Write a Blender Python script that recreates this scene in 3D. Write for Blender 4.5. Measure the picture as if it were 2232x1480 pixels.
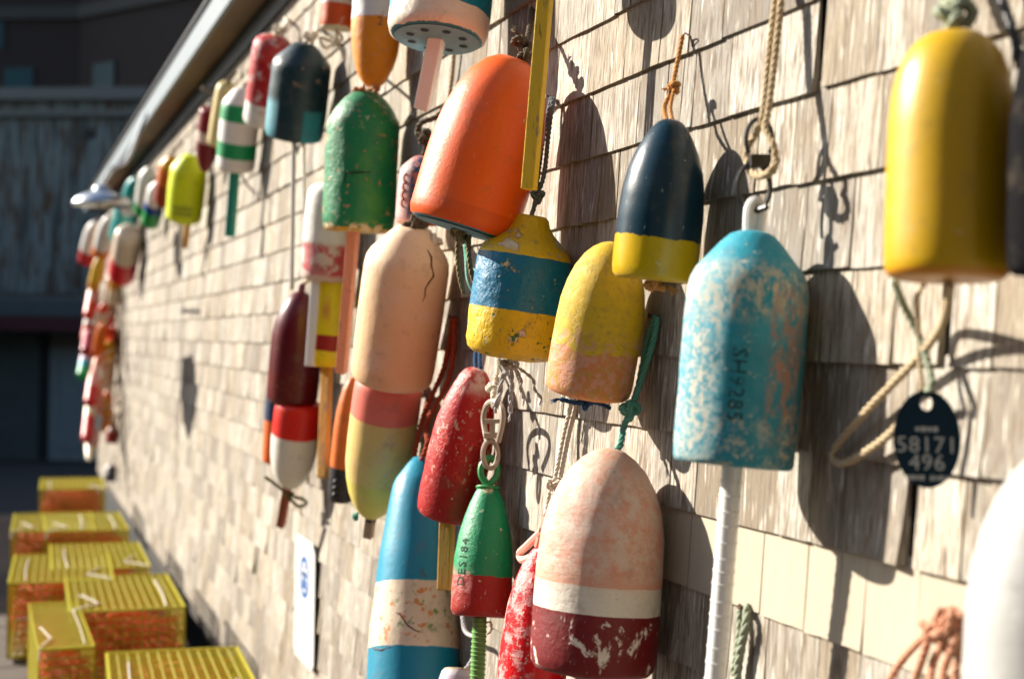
import bpy, bmesh, math, random
from mathutils import Vector, Matrix, noise
random.seed(11)
for o in list(bpy.data.objects): bpy.data.objects.remove(o, do_unlink=True)
SC = bpy.context.scene
COL = SC.collection
R = math.radians

# ------------------------------------------------------------------ camera
FPX, PW, PH = 3100.0, 2232.0, 1480.0            # focal length and frame in photograph pixels
TH = math.atan(1116.0 / FPX)                    # wall recedes at this angle to the view axis
ROLL, PITCH = 0.015, math.atan(5.0 / FPX)
F0 = Vector((-math.cos(TH), math.sin(TH), 0)); R0 = Vector((math.sin(TH), math.cos(TH), 0)); U0 = Vector((0, 0, 1))
FW = F0 * math.cos(PITCH) + U0 * math.sin(PITCH); UP = U0 * math.cos(PITCH) - F0 * math.sin(PITCH)
IU = UP * math.cos(ROLL) - R0 * math.sin(ROLL); IR = R0 * math.cos(ROLL) + UP * math.sin(ROLL)
CAM = Vector((0, -1.087, 1.6))
def at(u, v, y=None, z=None, Z=None):
    d = FW + IR * ((u - PW / 2) / FPX) - IU * ((v - PH / 2) / FPX)
    t = (y - CAM.y) / d.y if y is not None else (z - CAM.z) / d.z if z is not None else Z
    return CAM + d * t
def proj(p):
    q = Vector(p) - CAM; z = q.dot(FW)
    return PW / 2 + FPX * q.dot(IR) / z, PH / 2 - FPX * q.dot(IU) / z, z
cd = bpy.data.cameras.new('camera'); cam = bpy.data.objects.new('camera', cd); COL.objects.link(cam)
cd.sensor_width = 36; cd.lens = FPX * 36 / PW; cd.clip_start = 0.05; cd.clip_end = 500
cam.matrix_world = Matrix(((IR.x, IU.x, -FW.x, CAM.x), (IR.y, IU.y, -FW.y, CAM.y), (IR.z, IU.z, -FW.z, CAM.z), (0, 0, 0, 1)))
cd.dof.use_dof = True; cd.dof.focus_distance = 2.72; cd.dof.aperture_fstop = 2.8; cd.dof.aperture_blades = 0
SC.camera = cam

# ------------------------------------------------------------------ light
SUN = Vector((0.95, 1.0, -0.77)).normalized()   # direction the sunlight travels
w = bpy.data.worlds.new('World'); SC.world = w; w.use_nodes = True
wn = w.node_tree.nodes; bg = wn['Background']
sky = wn.new('ShaderNodeTexSky'); sky.sky_type = 'NISHITA'; sky.sun_disc = False
sky.sun_elevation = math.asin(-SUN.z); sky.sun_rotation = math.atan2(-SUN.x, -SUN.y)
w.node_tree.links.new(sky.outputs[0], bg.inputs[0]); bg.inputs[1].default_value = 0.075
sl = bpy.data.lights.new('sun', 'SUN'); sun = bpy.data.objects.new('sun', sl); COL.objects.link(sun)
sl.energy = 5.0; sl.angle = R(0.5); sl.color = (1.0, 0.92, 0.80)
sun.rotation_euler = SUN.to_track_quat('-Z', 'Y').to_euler(); sun.location = (-6, -6, 8)
vs = SC.view_settings; vs.view_transform = 'Standard'; vs.look = 'None'; vs.gamma = 1; vs.exposure = 1.4; vs.use_curve_mapping = False
SC.cycles.max_bounces = 6

# ------------------------------------------------------------------ materials
class NT:
    def __init__(s, name):
        s.m = bpy.data.materials.new(name); s.m.use_nodes = True
        s.t = s.m.node_tree; s.n = s.t.nodes; s.b = s.n['Principled BSDF']; s.L = s.t.links.new
    def set(s, sock, v):
        if isinstance(v, bpy.types.NodeSocket): s.L(v, sock)
        elif isinstance(v, tuple) and len(v) == 3 and sock.type == 'RGBA': sock.default_value = (*v, 1)
        else: sock.default_value = v
    def math(s, op, a, b=0.0, clamp=False):
        n = s.n.new('ShaderNodeMath'); n.operation = op; n.use_clamp = clamp; s.set(n.inputs[0], a); s.set(n.inputs[1], b); return n.outputs[0]
    def ramp01(s, v, lo, hi):
        n = s.n.new('ShaderNodeMapRange'); n.interpolation_type = 'SMOOTHSTEP'; s.set(n.inputs[0], v)
        n.inputs[1].default_value = lo; n.inputs[2].default_value = hi; return n.outputs[0]
    def mix(s, fac, a, b, mode='MIX'):
        n = s.n.new('ShaderNodeMix'); n.data_type = 'RGBA'; n.blend_type = mode
        s.set(n.inputs[0], fac); s.set(n.inputs[6], a); s.set(n.inputs[7], b); return n.outputs[2]
    def coord(s, scale=(1, 1, 1), off=None):
        tc = s.n.new('ShaderNodeTexCoord'); mp = s.n.new('ShaderNodeMapping'); s.L(tc.outputs['Object'], mp.inputs[0])
        mp.inputs['Scale'].default_value = scale
        if off is not None: s.set(mp.inputs['Location'], off)
        return mp.outputs[0]
    def noise(s, vec, scale, detail=4, rough=0.6, dist=0):
        n = s.n.new('ShaderNodeTexNoise'); s.L(vec, n.inputs['Vector']); n.inputs['Scale'].default_value = scale
        n.inputs['Detail'].default_value = detail; n.inputs['Roughness'].default_value = rough; n.inputs['Distortion'].default_value = dist
        return n.outputs['Fac']
    def bump(s, h, strength, dist=0.01):
        n = s.n.new('ShaderNodeBump'); n.inputs['Strength'].default_value = strength; n.inputs['Distance'].default_value = dist
        s.L(h, n.inputs['Height']); s.L(n.outputs[0], s.b.inputs['Normal'])
    def out(s, col, rough=0.5, spec=0.5):
        s.set(s.b.inputs['Base Color'], col); s.set(s.b.inputs['Roughness'], rough); s.b.inputs['Specular IOR Level'].default_value = spec
        return s.m

def simple(name, col, rough=0.55, var=0.25, scale=30, metal=0, stretch=(1, 1, 1), bump=0.15, spec=0.5):
    t = NT(name); v = t.coord(stretch); n = t.noise(v, scale, 5)
    k = t.math('ADD', t.math('MULTIPLY', n, 2 * var), 1 - var)
    hs = t.n.new('ShaderNodeHueSaturation'); t.L(k, hs.inputs['Value']); hs.inputs['Color'].default_value = (*col, 1)
    t.b.inputs['Metallic'].default_value = metal
    if bump: t.bump(n, bump, 0.004)
    return t.out(hs.outputs[0], rough, spec)

_pid = [0]
def paint(name, L, bands, wears=(), rough=0.5, bump=0.2, bscale=70, edge=0.02, escale=30, var=0.12, interp='CONSTANT', spec=0.45, sheen=0.05):
    """painted foam: bands = [(t from the bottom, colour)...]; wears = patches where another coat shows"""
    _pid[0] += 1
    t = NT(name); off = (_pid[0] * 1.37, _pid[0] * 2.11, _pid[0] * 0.73)
    v = t.coord((1, 1, 1), off); raw = t.coord()
    sp = t.n.new('ShaderNodeSeparateXYZ'); t.L(raw, sp.inputs[0])
    zt = t.math('DIVIDE', sp.outputs[2], L)
    e = t.math('MULTIPLY', t.math('SUBTRACT', t.noise(v, escale, 5, 0.65), 0.5), edge * 2)
    f = t.math('ADD', zt, e)
    cr = t.n.new('ShaderNodeValToRGB'); cr.color_ramp.interpolation = interp; t.L(f, cr.inputs[0])
    els = cr.color_ramp.elements
    while len(els) < len(bands): els.new(0.5)
    while len(els) > len(bands): els.remove(els[-1])
    for el, (p, c) in zip(els, bands): el.position = max(0, min(1, p)); el.color = (*c, 1)
    col = cr.outputs[0]
    big = t.noise(v, 9, 4); fine = t.noise(v, 160, 3)
    k = t.math('ADD', t.math('ADD', t.math('MULTIPLY', big, 2 * var), 1 - var), t.math('MULTIPLY', t.math('SUBTRACT', fine, 0.5), var * 1.2))
    hs = t.n.new('ShaderNodeHueSaturation'); t.L(k, hs.inputs['Value']); t.L(col, hs.inputs['Color']); hs.inputs['Saturation'].default_value = 1.2; col = hs.outputs[0]
    h = t.noise(v, bscale, 5, 0.6); rg = rough
    for i, wd in enumerate(list(wears) + [dict(c=(.13, .10, .07), s=20, t=.62, w=.10, d=8, a=.28, h=0), dict(c=(.68, .63, .55), s=120, t=.695, w=.025, d=5, a=.55, st=(1, 1, .35), h=.3), dict(c=(.10, .08, .06), s=210, t=.70, w=.03, d=2, a=.5, h=-1.2)]):
        vv = t.coord(wd.get('st', (1, 1, 1)), (off[0] + i * 3.3, off[1] + i * 1.9, off[2] + i * 5.1))
        n = t.noise(vv, wd['s'], wd.get('d', 6), wd.get('r', 0.65), wd.get('dist', 0))
        m = t.ramp01(n, wd['t'] - wd.get('w', 0.03), wd['t'] + wd.get('w', 0.03))
        if 'z' in wd:
            z0, z1, zs = wd['z']
            m = t.math('MULTIPLY', m, t.math('MULTIPLY', t.ramp01(f, z0 - zs, z0 + zs), t.math('SUBTRACT', 1, t.ramp01(f, z1 - zs, z1 + zs))))
        if 'x' in wd:
            x0, x1, xs = wd['x']
            m = t.math('MULTIPLY', m, t.math('MULTIPLY', t.ramp01(sp.outputs[0], x0 - xs, x0 + xs), t.math('SUBTRACT', 1, t.ramp01(sp.outputs[0], x1 - xs, x1 + xs))))
        m = t.math('MULTIPLY', m, wd.get('a', 1.0))
        col = t.mix(m, col, wd['c']); h = t.math('ADD', h, t.math('MULTIPLY', m, wd.get('h', -0.5)))
        if i == 0 and wears: rg = t.math('ADD', t.math('MULTIPLY', m, 0.3), rough)
    t.bump(h, bump, 0.006)
    t.b.inputs['Sheen Weight'].default_value = sheen; t.b.inputs['Sheen Roughness'].default_value = 0.35; t.b.inputs['Sheen Tint'].default_value = (1, 0.96, 0.9, 1)   # chalky, sun-faded coat
    return t.out(col, rg, spec)

def shingle_mat(name, pale):
    t = NT(name)
    a = t.n.new('ShaderNodeAttribute'); a.attribute_name = 'tint'
    sp = t.n.new('ShaderNodeSeparateColor'); t.L(a.outputs['Color'], sp.inputs[0])
    cb = t.n.new('ShaderNodeCombineXYZ'); 
    for i in range(3): t.L(t.math('MULTIPLY', sp.outputs[(i + 2) % 3], 37.0 + 11 * i), cb.inputs[i])
    def c(scale):
        tc = t.n.new('ShaderNodeTexCoord'); ad = t.n.new('ShaderNodeVectorMath'); ad.operation = 'ADD'
        t.L(tc.outputs['Object'], ad.inputs[0]); t.L(cb.outputs[0], ad.inputs[1])
        mp = t.n.new('ShaderNodeMapping'); t.L(ad.outputs[0], mp.inputs[0]); mp.inputs['Scale'].default_value = scale; return mp.outputs[0]
    g1 = t.noise(c((1, 1, 0.045)), 420, 4, 0.65, 0.3)      # fine grain
    g2 = t.noise(c((1, 1, 0.12)), 70, 5, 0.6, 0.4)        # broad streaks
    g3 = t.noise(c((1, 1, 0.6)), 22, 4, 0.6)              # blotches
    g4 = t.noise(c((1, 1, 0.05)), 190, 3, 0.55)
    if pale:
        col = t.mix(g2, (0.39, 0.345, 0.265), (0.44, 0.395, 0.31))
        col = t.mix(t.math('MULTIPLY', t.ramp01(g1, 0.48, 0.75), 0.5), col, (0.32, 0.26, 0.18)); col = t.mix(t.math('MULTIPLY', t.ramp01(g4, 0.56, 0.7), 0.35), col, (0.30, 0.235, 0.16)); col = t.mix(t.math('MULTIPLY', sp.outputs[0], 0.3), col, (0.34, 0.28, 0.2))
        t.bump(g1, 0.3, 0.002)
    else:
        warm = t.mix(sp.outputs[0], (0.20, 0.160, 0.110), (0.50, 0.440, 0.345))
        gray = t.mix(sp.outputs[0], (0.19, 0.175, 0.155), (0.48, 0.455, 0.40))
        col = t.mix(t.ramp01(t.math('ADD', g3, t.math('MULTIPLY', sp.outputs[1], 0.5)), 0.42, 0.95), warm, gray)
        col = t.mix(t.math('MULTIPLY', t.ramp01(g2, 0.44, 0.70), 0.85), col, (0.20, 0.155, 0.11))
        col = t.mix(t.math('MULTIPLY', t.ramp01(g4, 0.52, 0.64), 0.85), col, (0.13, 0.10, 0.075))
        col = t.mix(t.math('MULTIPLY', t.ramp01(g1, 0.50, 0.68), 0.75), col, (0.16, 0.125, 0.09))
        gp = t.n.new('ShaderNodeNewGeometry'); ws = t.noise(gp.outputs['Position'], 1.7, 5, .6); col = t.mix(t.math('MULTIPLY', t.ramp01(ws, .5, .68), .42), col, (0.20, 0.17, 0.135))
        lt = t.ramp01(t.noise(c((1, 1, 0.09)), 120, 4), 0.56, 0.70)
        col = t.mix(t.math('MULTIPLY', lt, 0.7), col, (0.68, 0.65, 0.57))
        t.bump(t.math('ADD', t.math('MULTIPLY', g1, -0.6), t.math('MULTIPLY', g4, -1.0)), 0.8, 0.003)
    return t.out(col, 0.85, 0.2)

def rope_mat(name, col, var=0.35):
    return simple(name, col, 0.85, var, 260, bump=0.3, spec=0.15)

# ------------------------------------------------------------------ mesh helpers
def mk_mesh(name, verts, faces, mat=None, smooth=True):
    me = bpy.data.meshes.new(name); me.from_pydata([tuple(v) for v in verts], [], faces)
    if mat: me.materials.append(mat)
    if smooth: me.polygons.foreach_set('use_smooth', [True] * len(me.polygons))
    me.update(); return me
def link(o): COL.objects.link(o); return o
def thing(name, label, cat, loc=(0, 0, 0), group=None):
    o = link(bpy.data.objects.new(name, None)); o.empty_display_size = 0.05; o.location = loc
    o['label'] = label; o['category'] = cat
    if group: o['group'] = group
    return o
def part(name, me, parent=None, mtx=None):
    o = link(bpy.data.objects.new(name, me))
    if parent is not None:
        o.parent = parent; M = Matrix.Identity(4); p = parent
        chain = []
        while p is not None: chain.append(p); p = p.parent
        for p in reversed(chain): M = M @ p.matrix_parent_inverse @ p.matrix_basis
        o.matrix_parent_inverse = M.inverted()
    if mtx is not None: o.matrix_basis = mtx
    return o
def tag(o, label, cat, group=None):
    o['label'] = label; o['category'] = cat
    if group: o['group'] = group
    return o
class MB:
    def __init__(s): s.v = []; s.f = []
    def add(s, v, f):
        b = len(s.v); s.v += [Vector(x) for x in v]; s.f += [tuple(i + b for i in q) for q in f]; return s
    def box(s, c, sz, M=None):
        c = Vector(c); h = Vector(sz) * 0.5
        vs_ = [Vector((x * h.x, y * h.y, z * h.z)) for z in (-1, 1) for y in (-1, 1) for x in (-1, 1)]
        vs_ = [c + (M @ p if M else p) for p in vs_]
        return s.add(vs_, [(0, 2, 3, 1), (4, 5, 7, 6), (0, 1, 5, 4), (2, 6, 7, 3), (0, 4, 6, 2), (1, 3, 7, 5)])
    def beam(s, a, b, wx, wy, side=None):
        a = Vector(a); b = Vector(b); z = (b - a).normalized()
        x = (side - z * side.dot(z)).normalized() if side is not None else z.orthogonal().normalized(); y = z.cross(x)
        M = Matrix((x, y, z)).transposed()
        return s.box((a + b) * 0.5, (wx, wy, (b - a).length), M)
    def tube(s, pts, rad, n=8, closed=False, caps=True):
        pts = [Vector(p) for p in pts]; N = len(pts)
        rr = rad if isinstance(rad, (list, tuple)) else [rad] * N
        fr = frames(pts, closed); base = len(s.v)
        for i, (p, (x, y, z)) in enumerate(zip(pts, fr)):
            for k in range(n):
                a = 2 * math.pi * k / n; s.v.append(p + (x * math.cos(a) + y * math.sin(a)) * rr[i])
        for i in range(N if closed else N - 1):
            j = (i + 1) % N
            for k in range(n):
                l = (k + 1) % n; s.f.append((base + i * n + k, base + i * n + l, base + j * n + l, base + j * n + k))
        if caps and not closed:
            s.f.append(tuple(base + k for k in reversed(range(n)))); s.f.append(tuple(base + (N - 1) * n + k for k in range(n)))
        return s
    def disc(s, c, nrm, rad, n=16, inner=0.0):
        z = Vector(nrm).normalized(); x = z.orthogonal().normalized(); y = z.cross(x); c = Vector(c)
        return s.add([c + (x * math.cos(2 * math.pi * k / n) + y * math.sin(2 * math.pi * k / n)) * rad for k in range(n)], [tuple(range(n))])
    def mesh(s, name, mat, smooth=True, auto=True):
        me = mk_mesh(name, s.v, s.f, mat, smooth)
        if smooth and auto: me.set_sharp_from_angle(angle=R(35))
        return me
def frames(pts, closed=False):
    N = len(pts); T = []
    for i in range(N):
        if closed: d = pts[(i + 1) % N] - pts[i - 1]
        else: d = pts[min(i + 1, N - 1)] - pts[max(i - 1, 0)]
        T.append(d.normalized() if d.length > 1e-9 else Vector((0, 0, 1)))
    x = T[0].orthogonal().normalized(); out = []
    for t in T:
        x = (x - t * x.dot(t))
        x = x.normalized() if x.length > 1e-6 else t.orthogonal().normalized()
        out.append((x, t.cross(x), t))
    return out
def smooth_path(pts, step, closed=False):
    pts = [Vector(p) for p in pts]; N = len(pts); out = []
    for i in range(N if closed else N - 1):
        if closed: p0, p1, p2, p3 = pts[i - 1], pts[i], pts[(i + 1) % N], pts[(i + 2) % N]
        else: p0, p1, p2, p3 = pts[max(i - 1, 0)], pts[i], pts[i + 1], pts[min(i + 2, N - 1)]
        m = max(2, int((p2 - p1).length / step))
        for k in range(m):
            t = k / m
            out.append(0.5 * ((2 * p1) + (-p0 + p2) * t + (2 * p0 - 5 * p1 + 4 * p2 - p3) * t * t + (-p0 + 3 * p1 - 3 * p2 + p3) * t ** 3))
    if not closed: out.append(pts[-1])
    return out
def rope_into(mb, pts, rad, strands=3, closed=False, pitch=6.5):
    path = smooth_path(pts, rad * 1.1, closed)
    if strands < 2: return mb.tube(path, rad, 7, closed)
    fr = frames(path, closed); L = 0; acc = []
    for i, p in enumerate(path):
        if i: L += (p - path[i - 1]).length
        acc.append(L)
    for k in range(strands):
        sp = []
        for p, (x, y, z), l in zip(path, fr, acc):
            a = 2 * math.pi * (k / strands + l / (rad * pitch)); sp.append(p + (x * math.cos(a) + y * math.sin(a)) * rad * 0.5)
        mb.tube(sp, rad * 0.56, 6, closed)
    return mb
def rope(name, parent, pts, rad, mat, strands=3, knots=(), frays=()):
    mb = MB(); rope_into(mb, pts, rad, strands)
    for (c, s_, sd) in knots: knot_into(mb, c, s_, rad, sd, strands)
    for (c, d, ln) in frays: fray_into(mb, c, d, ln, rad)
    return part(name, mb.mesh(name, mat, True, False), parent)
def knot_into(mb, c, size, rad, seed=0, strands=3):
    rg = random.Random(seed); c = Vector(c); ph = rg.random() * 6
    M = Matrix.Rotation(rg.random() * 6, 3, 'Z') @ Matrix.Rotation(rg.uniform(0.6, 1.6), 3, 'X')
    pts = []
    for k in range(14):
        a = 2 * math.pi * k / 14
        p = Vector((math.sin(a) + 1.6 * math.sin(2 * a), math.cos(a) - 1.6 * math.cos(2 * a), -1.3 * math.sin(3 * a))) * (size / 3.4)
        pts.append(c + M @ p)
    rope_into(mb, pts, rad * 0.95, strands, True)
def fray_into(mb, c, d, ln, rad, n=9):
    rg = random.Random(int(Vector(c).x * 9999) + n); c = Vector(c); d = Vector(d).normalized()
    for k in range(n):
        e = d + Vector((rg.uniform(-.3, .3), rg.uniform(-.3, .3), rg.uniform(-.3, .3)))
        mb.tube([c, c + e * ln * 0.5, c + (e + Vector((rg.uniform(-.2, .2), rg.uniform(-.2, .2), -0.25))) * ln], [rad * .35, rad * .3, rad * .15], 4)
def arc(c, x, y, r0, r1, a0, a1, n):
    return [c + x * (math.cos(R(a0 + (a1 - a0) * k / n)) * r0) + y * (math.sin(R(a0 + (a1 - a0) * k / n)) * r1) for k in range(n + 1)]

# ------------------------------------------------------------------ the setting
def struct(name, me): o = part(name, me); o['kind'] = 'structure'; return o
M_gnd = simple('yard_asphalt', (0.03, 0.03, 0.03), 0.9, 0.4, 8)
struct('ground', mk_mesh('ground', [(-260, -260, -0.62), (260, -260, -0.62), (260, 260, -0.62), (-260, 260, -0.62)], [(0, 1, 2, 3)], M_gnd))
M_deck = simple('deck_wood', (0.075, 0.058, 0.044), 0.85, 0.4, 20, stretch=(6, 0.4, 6), bump=0.4)
deck = struct('deck', MB().box((-5.6, -3.3, -0.33), (15.6, 6.0, 0.54)).mesh('deck', M_deck, False))
pl = MB().box((0, 0, 0), (0.137, 6.2, 0.036)).mesh('plank', M_deck, False)
for k in range(109):
    o = part('plank', pl, deck); o.location = (2.2 - 0.072 - k * 0.1435, -3.25 + random.uniform(-.02, .02), -0.018 - 0.022 + 0.018 + random.uniform(-.002, .002))

# shed ------------------------------------------------------------
XL, XR, ZT = -17.05, 0.9, 3.065
M_sh = shingle_mat('weathered_cedar_shingle', False); M_pale = shingle_mat('fresh_cedar_shingle', True)
M_core = simple('wall_felt', (0.035, 0.028, 0.022), 0.9, 0.3, 20)
M_fascia = simple('grey_painted_board', (0.135, 0.165, 0.185), 0.55, 0.12, 6, stretch=(0.3, 1, 1))
M_soffit = simple('brown_soffit_board', (0.16, 0.105, 0.06), 0.8, 0.4, 9, stretch=(0.3, 4, 1))
M_drip = simple('black_drip_edge', (0.02, 0.02, 0.022), 0.5, 0.2, 9)
M_roof = simple('roof_felt', (0.06, 0.06, 0.06), 0.95, 0.4, 60)
shed = thing('shingled_shed', 'long shed wall of weathered cedar shingles hung with buoys', 'building', (-8, 0, 0))
part('wall', MB().box(((XL + XR) / 2, 2.02, 1.5), (XR - XL, 4.02, 3.1)).mesh('wall', M_core, False), shed)
OV = 0.156
part('fascia', MB().box(((XL + XR) / 2 - .1, -OV - 0.011, ZT + 0.0505), (XR - XL + .5, 0.022, 0.135)).mesh('fascia', M_fascia, False), shed)
sf = part('soffit', MB().box(((XL + XR) / 2 - .1, -OV / 2 - 0.001, ZT + 0.01), (XR - XL + .46, OV - 0.004, 0.018)).mesh('soffit', M_soffit, False), shed)
part('drip_edge', MB().box(((XL + XR) / 2 - .1, -OV - 0.014, ZT + 0.129), (XR - XL + .52, 0.05, 0.02)).mesh('drip_edge', M_drip, False), shed)
part('eave_shadow_strip', MB().box(((XL + XR) / 2, -0.013, ZT - 0.055), (XR - XL - .01, 0.022, 0.108)).mesh('eave_shadow_strip', simple('eave_shadow_navy', (0.012, 0.022, 0.03), 0.6, 0.2, 9), False), shed)  # dark strip standing in for the eave's shadow along the wall top
rm = MB(); rm.add([(XL - .35, -OV - .05, ZT + .141), (XR + .35, -OV - .05, ZT + .141), (XR + .35, 2.1, ZT + 1.1), (XL - .35, 2.1, ZT + 1.1),
                   (XL - .35, 4.3, ZT + .141), (XR + .35, 4.3, ZT + .141)], [(0, 1, 2, 3), (3, 2, 5, 4), (0, 3, 4), (1, 5, 2)])
part('roof', rm.mesh('roof', M_roof, False), shed)

EXPO = 0.1275; Z0 = 1.579 - 12 * EXPO
# joints read off the nearest courses (course index counted so that 12 has its butt line at z = 1.579)
JOINT = {16: [1291, 1372, 1450, 1515, 1588, 1790, 1930], 15: [1263, 1296, 1398, 1461, 1495, 1521, 1600, -1797, 1924, 2025],
         14: [1245, 1275, 1315, 1354, 1440, 1551, 1660, 1741, 1819, 1930, 2060], 13: [1300, 1410, 1532, 1587, 1670, 1765, 1868, 1985, 2100],
         12: [1330, 1476, 1560, 1680, 1767, 1871, 1960, -2073, 2181], 11: [1330, 1400, 1449, 1570, 1660, 1759, 1856, 1985, 2160],
         10: [1300, 1414, 1470, 1526, 1703, 1776, 1849, -1995, 2110], 9: [1440, 1510, 1668, 1765, 1837, 1893, 2008, 2120],
         8: [1440, 1480, 1540, 1600, 1677, 1790, 1880, 2000, 2110]}
def course_joints(k):
    zb = Z0 + k * EXPO; xs = []
    if k in JOINT:
        for u in JOINT[k]:
            p = at(abs(u), 740 - 0, y=0); z = zb + EXPO / 2
            v = proj((p.x, 0, z))[1]; p = at(abs(u), v, y=0); xs.append((p.x, 0.022 if u < 0 else random.uniform(0.0015, 0.0042)))
        xs.sort()
    lo = xs[0][0] if xs else XR; hi = xs[-1][0] if xs else XR
    x = lo; left = []
    while x > XL + 0.09:
        x -= random.choice((.075, .09, .1, .115, .125, .14, .155, .18)) * random.uniform(.92, 1.08); left.append((max(x, XL), random.uniform(0.0008, 0.003) if random.random() > .05 else 0.008))
    if not xs: return [(XR, 0.002)][::-1] and (left[::-1] + [(XR, .002)])
    x = hi; right = []
    while x < XR: x += random.uniform(.08, .17); right.append((min(x, XR), 0.003))
    return left[::-1] + xs + right
NXS, NZS = 4, 3
def shingle(x0, x1, zb, h, rnd):
    """front grid with cup and curl, butt face and the two side faces; local origin at butt centre"""
    wd = x1 - x0; th = rnd.uniform(.0088, .0112); curl = rnd.choice((0, 0, 0, .001, .0015, .003)); cup = rnd.uniform(-.0008, .0012)
    tl = rnd.uniform(-.001, .001); skew = rnd.uniform(-.0009, .0009); rake = -0.030 + rnd.gauss(0, .004)
    lift = rnd.uniform(.006, .012) if rnd.random() < .05 else 0; sd = rnd.choice((-1, 1))
    V = []; F = []
    for j in range(NZS + 1):
        t = j / NZS
        for i in range(NXS + 1):
            s_ = i / NXS * 2 - 1
            y = -(th * (1 - t) + .0025 * t) - curl * (1 - t) ** 3 - cup * (s_ * s_ - .4) * (1 - .6 * t) - tl * s_ * (1 - t)
            y -= lift * max(0, s_ * sd) ** 2 * (1 - t) ** 2
            z = t * h + (skew * s_ + rnd.uniform(-.0007, .0007) if j == 0 else 0)
            V.append((s_ * wd / 2 - rake * (t * h - h * .4), y, z))
    n = NXS + 1
    for j in range(NZS):
        for i in range(NXS): F.append((j * n + i, j * n + i + 1, (j + 1) * n + i + 1, (j + 1) * n + i))
    b = len(V)
    for i in range(n): V.append((V[i][0], 0.001, V[i][2]))
    for i in range(NXS): F.append((b + i, b + i + 1, i + 1, i))
    a = len(V)
    V.append((V[NZS * n][0], 0.001, h)); V.append((V[NZS * n + NXS][0], 0.001, h))
    F.append((b,) + tuple(j * n for j in range(NZS + 1)) + (a,)); F.append((b + NXS, a + 1) + tuple(j * n + NXS for j in range(NZS, -1, -1)))
    return V, F
allsh = []
rnd = random.Random(5)
for k in range(0, 24):
    zb = Z0 + k * EXPO
    if zb > ZT: break
    js = course_joints(k)
    for (xa, ga), (xb, gb) in zip(js, js[1:]):
        if xb - xa < .03: continue
        x0, x1 = xa + ga / 2, xb - gb / 2; h = min(EXPO + .014, ZT - zb)
        V, F = shingle(x0, x1, zb, h, rnd)
        c = Vector(((x0 + x1) / 2, 0, zb + rnd.uniform(-.0014, .0014)))
        pale = (k == 9 and c.x > -2.36)
        if k == 9 and -1.2 > c.x > -2.36: V = [(a_, b_ * .8, z_) for a_, b_, z_ in V]
        u, v, Z = proj(c + Vector((0, 0, .06)))
        area = (x1 - x0) * (u / FPX) / (Z * Z) if Z > .3 and -60 < u < PW + 120 and -120 < v < PH + 120 else 0
        allsh.append((area, c, V, F, pale, (rnd.random(), rnd.random(), rnd.random())))
allsh.sort(key=lambda s: -s[0])
def tinted(me, cols):
    at_ = me.attributes.new('tint', 'FLOAT_COLOR', 'POINT'); at_.data.foreach_set('color', [q for c in cols for q in (*c, 1)])
for (a_, c, V, F, pale, tint) in allsh[:298]:
    me = mk_mesh('shingle', V, F, M_pale if pale else M_sh, False); tinted(me, [tint] * len(V))
    part('shingle', me, shed, Matrix.Translation(c))
BV, BF, BC, BM = [], [], [], []
for (a_, c, V, F, pale, tint) in allsh[298:]:
    b = len(BV); BV += [Vector(p) + c for p in V]; BF += [tuple(i + b for i in f) for f in F]; BC += [tint] * len(V); BM += [1 if pale else 0] * len(F)
me = mk_mesh('shingle_courses', BV, BF, M_sh, False); me.materials.append(M_pale); me.polygons.foreach_set('material_index', BM); tinted(me, BC)
o = part('shingle_courses', me, shed); o['kind'] = 'stuff'

exec_after = []
# ------------------------------------------------------------------ buildings behind
ZB = 25.0; PSI = R(6.6)
BX = Vector((R0.x * math.cos(PSI) - F0.x * math.sin(PSI), R0.y * math.cos(PSI) - F0.y * math.sin(PSI), 0)).normalized(); BY = U0.cross(BX)
ORG = at(150, 735, Z=ZB); ORG.z = 0
BM_ = Matrix(((BX.x, BY.x, 0, ORG.x), (BX.y, BY.y, 0, ORG.y), (0, 0, 1, 0), (0, 0, 0, 1)))
BI = BM_.inverted()
def onb(u, v, dy=0.0):
    """pixel -> local facade coordinates (x, z) on the plane local y = dy"""
    d = at(u, v, Z=1.0) - CAM; o = BI @ CAM; dl = BI.to_3x3() @ d; t = (dy - o.y) / dl.y; p = o + dl * t; return p.x, p.z
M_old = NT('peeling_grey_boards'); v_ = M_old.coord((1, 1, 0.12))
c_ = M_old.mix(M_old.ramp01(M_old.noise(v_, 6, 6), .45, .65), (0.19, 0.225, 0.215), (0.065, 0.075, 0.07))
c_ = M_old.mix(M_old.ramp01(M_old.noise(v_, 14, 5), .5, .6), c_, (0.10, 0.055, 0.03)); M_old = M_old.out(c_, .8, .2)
M_trim = simple('grey_trim', (0.14, 0.145, 0.13), 0.7, 0.3, 4, stretch=(.3, 1, 3))
M_door = simple('grey_blue_door', (0.20, 0.255, 0.265), 0.6, 0.15, 3)
M_dark = simple('dark_recess', (0.012, 0.014, 0.015), 0.7, 0.2, 5)
M_awn = simple('dark_red_awning_edge', (0.06, 0.01, 0.01), 0.7, 0.2, 5)
M_teal = simple('dark_teal_boards', (0.06, 0.085, 0.085), 0.7, 0.3, 5)
M_brick = NT('dark_brick'); bt = M_brick.n.new('ShaderNodeTexBrick'); M_brick.L(M_brick.coord((1, 1, 1)), bt.inputs[0])
M_brick = simple('near_black_brick', (0.020, 0.013, 0.012), 0.9, 0.3, 12)  # near-black base colour with slight random variation
M_glass = NT('window_glass'); M_glass.b.inputs['Metallic'].default_value = 0.0; M_glass = M_glass.out((0.018, 0.06, 0.072), 0.45, 0.15)
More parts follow.
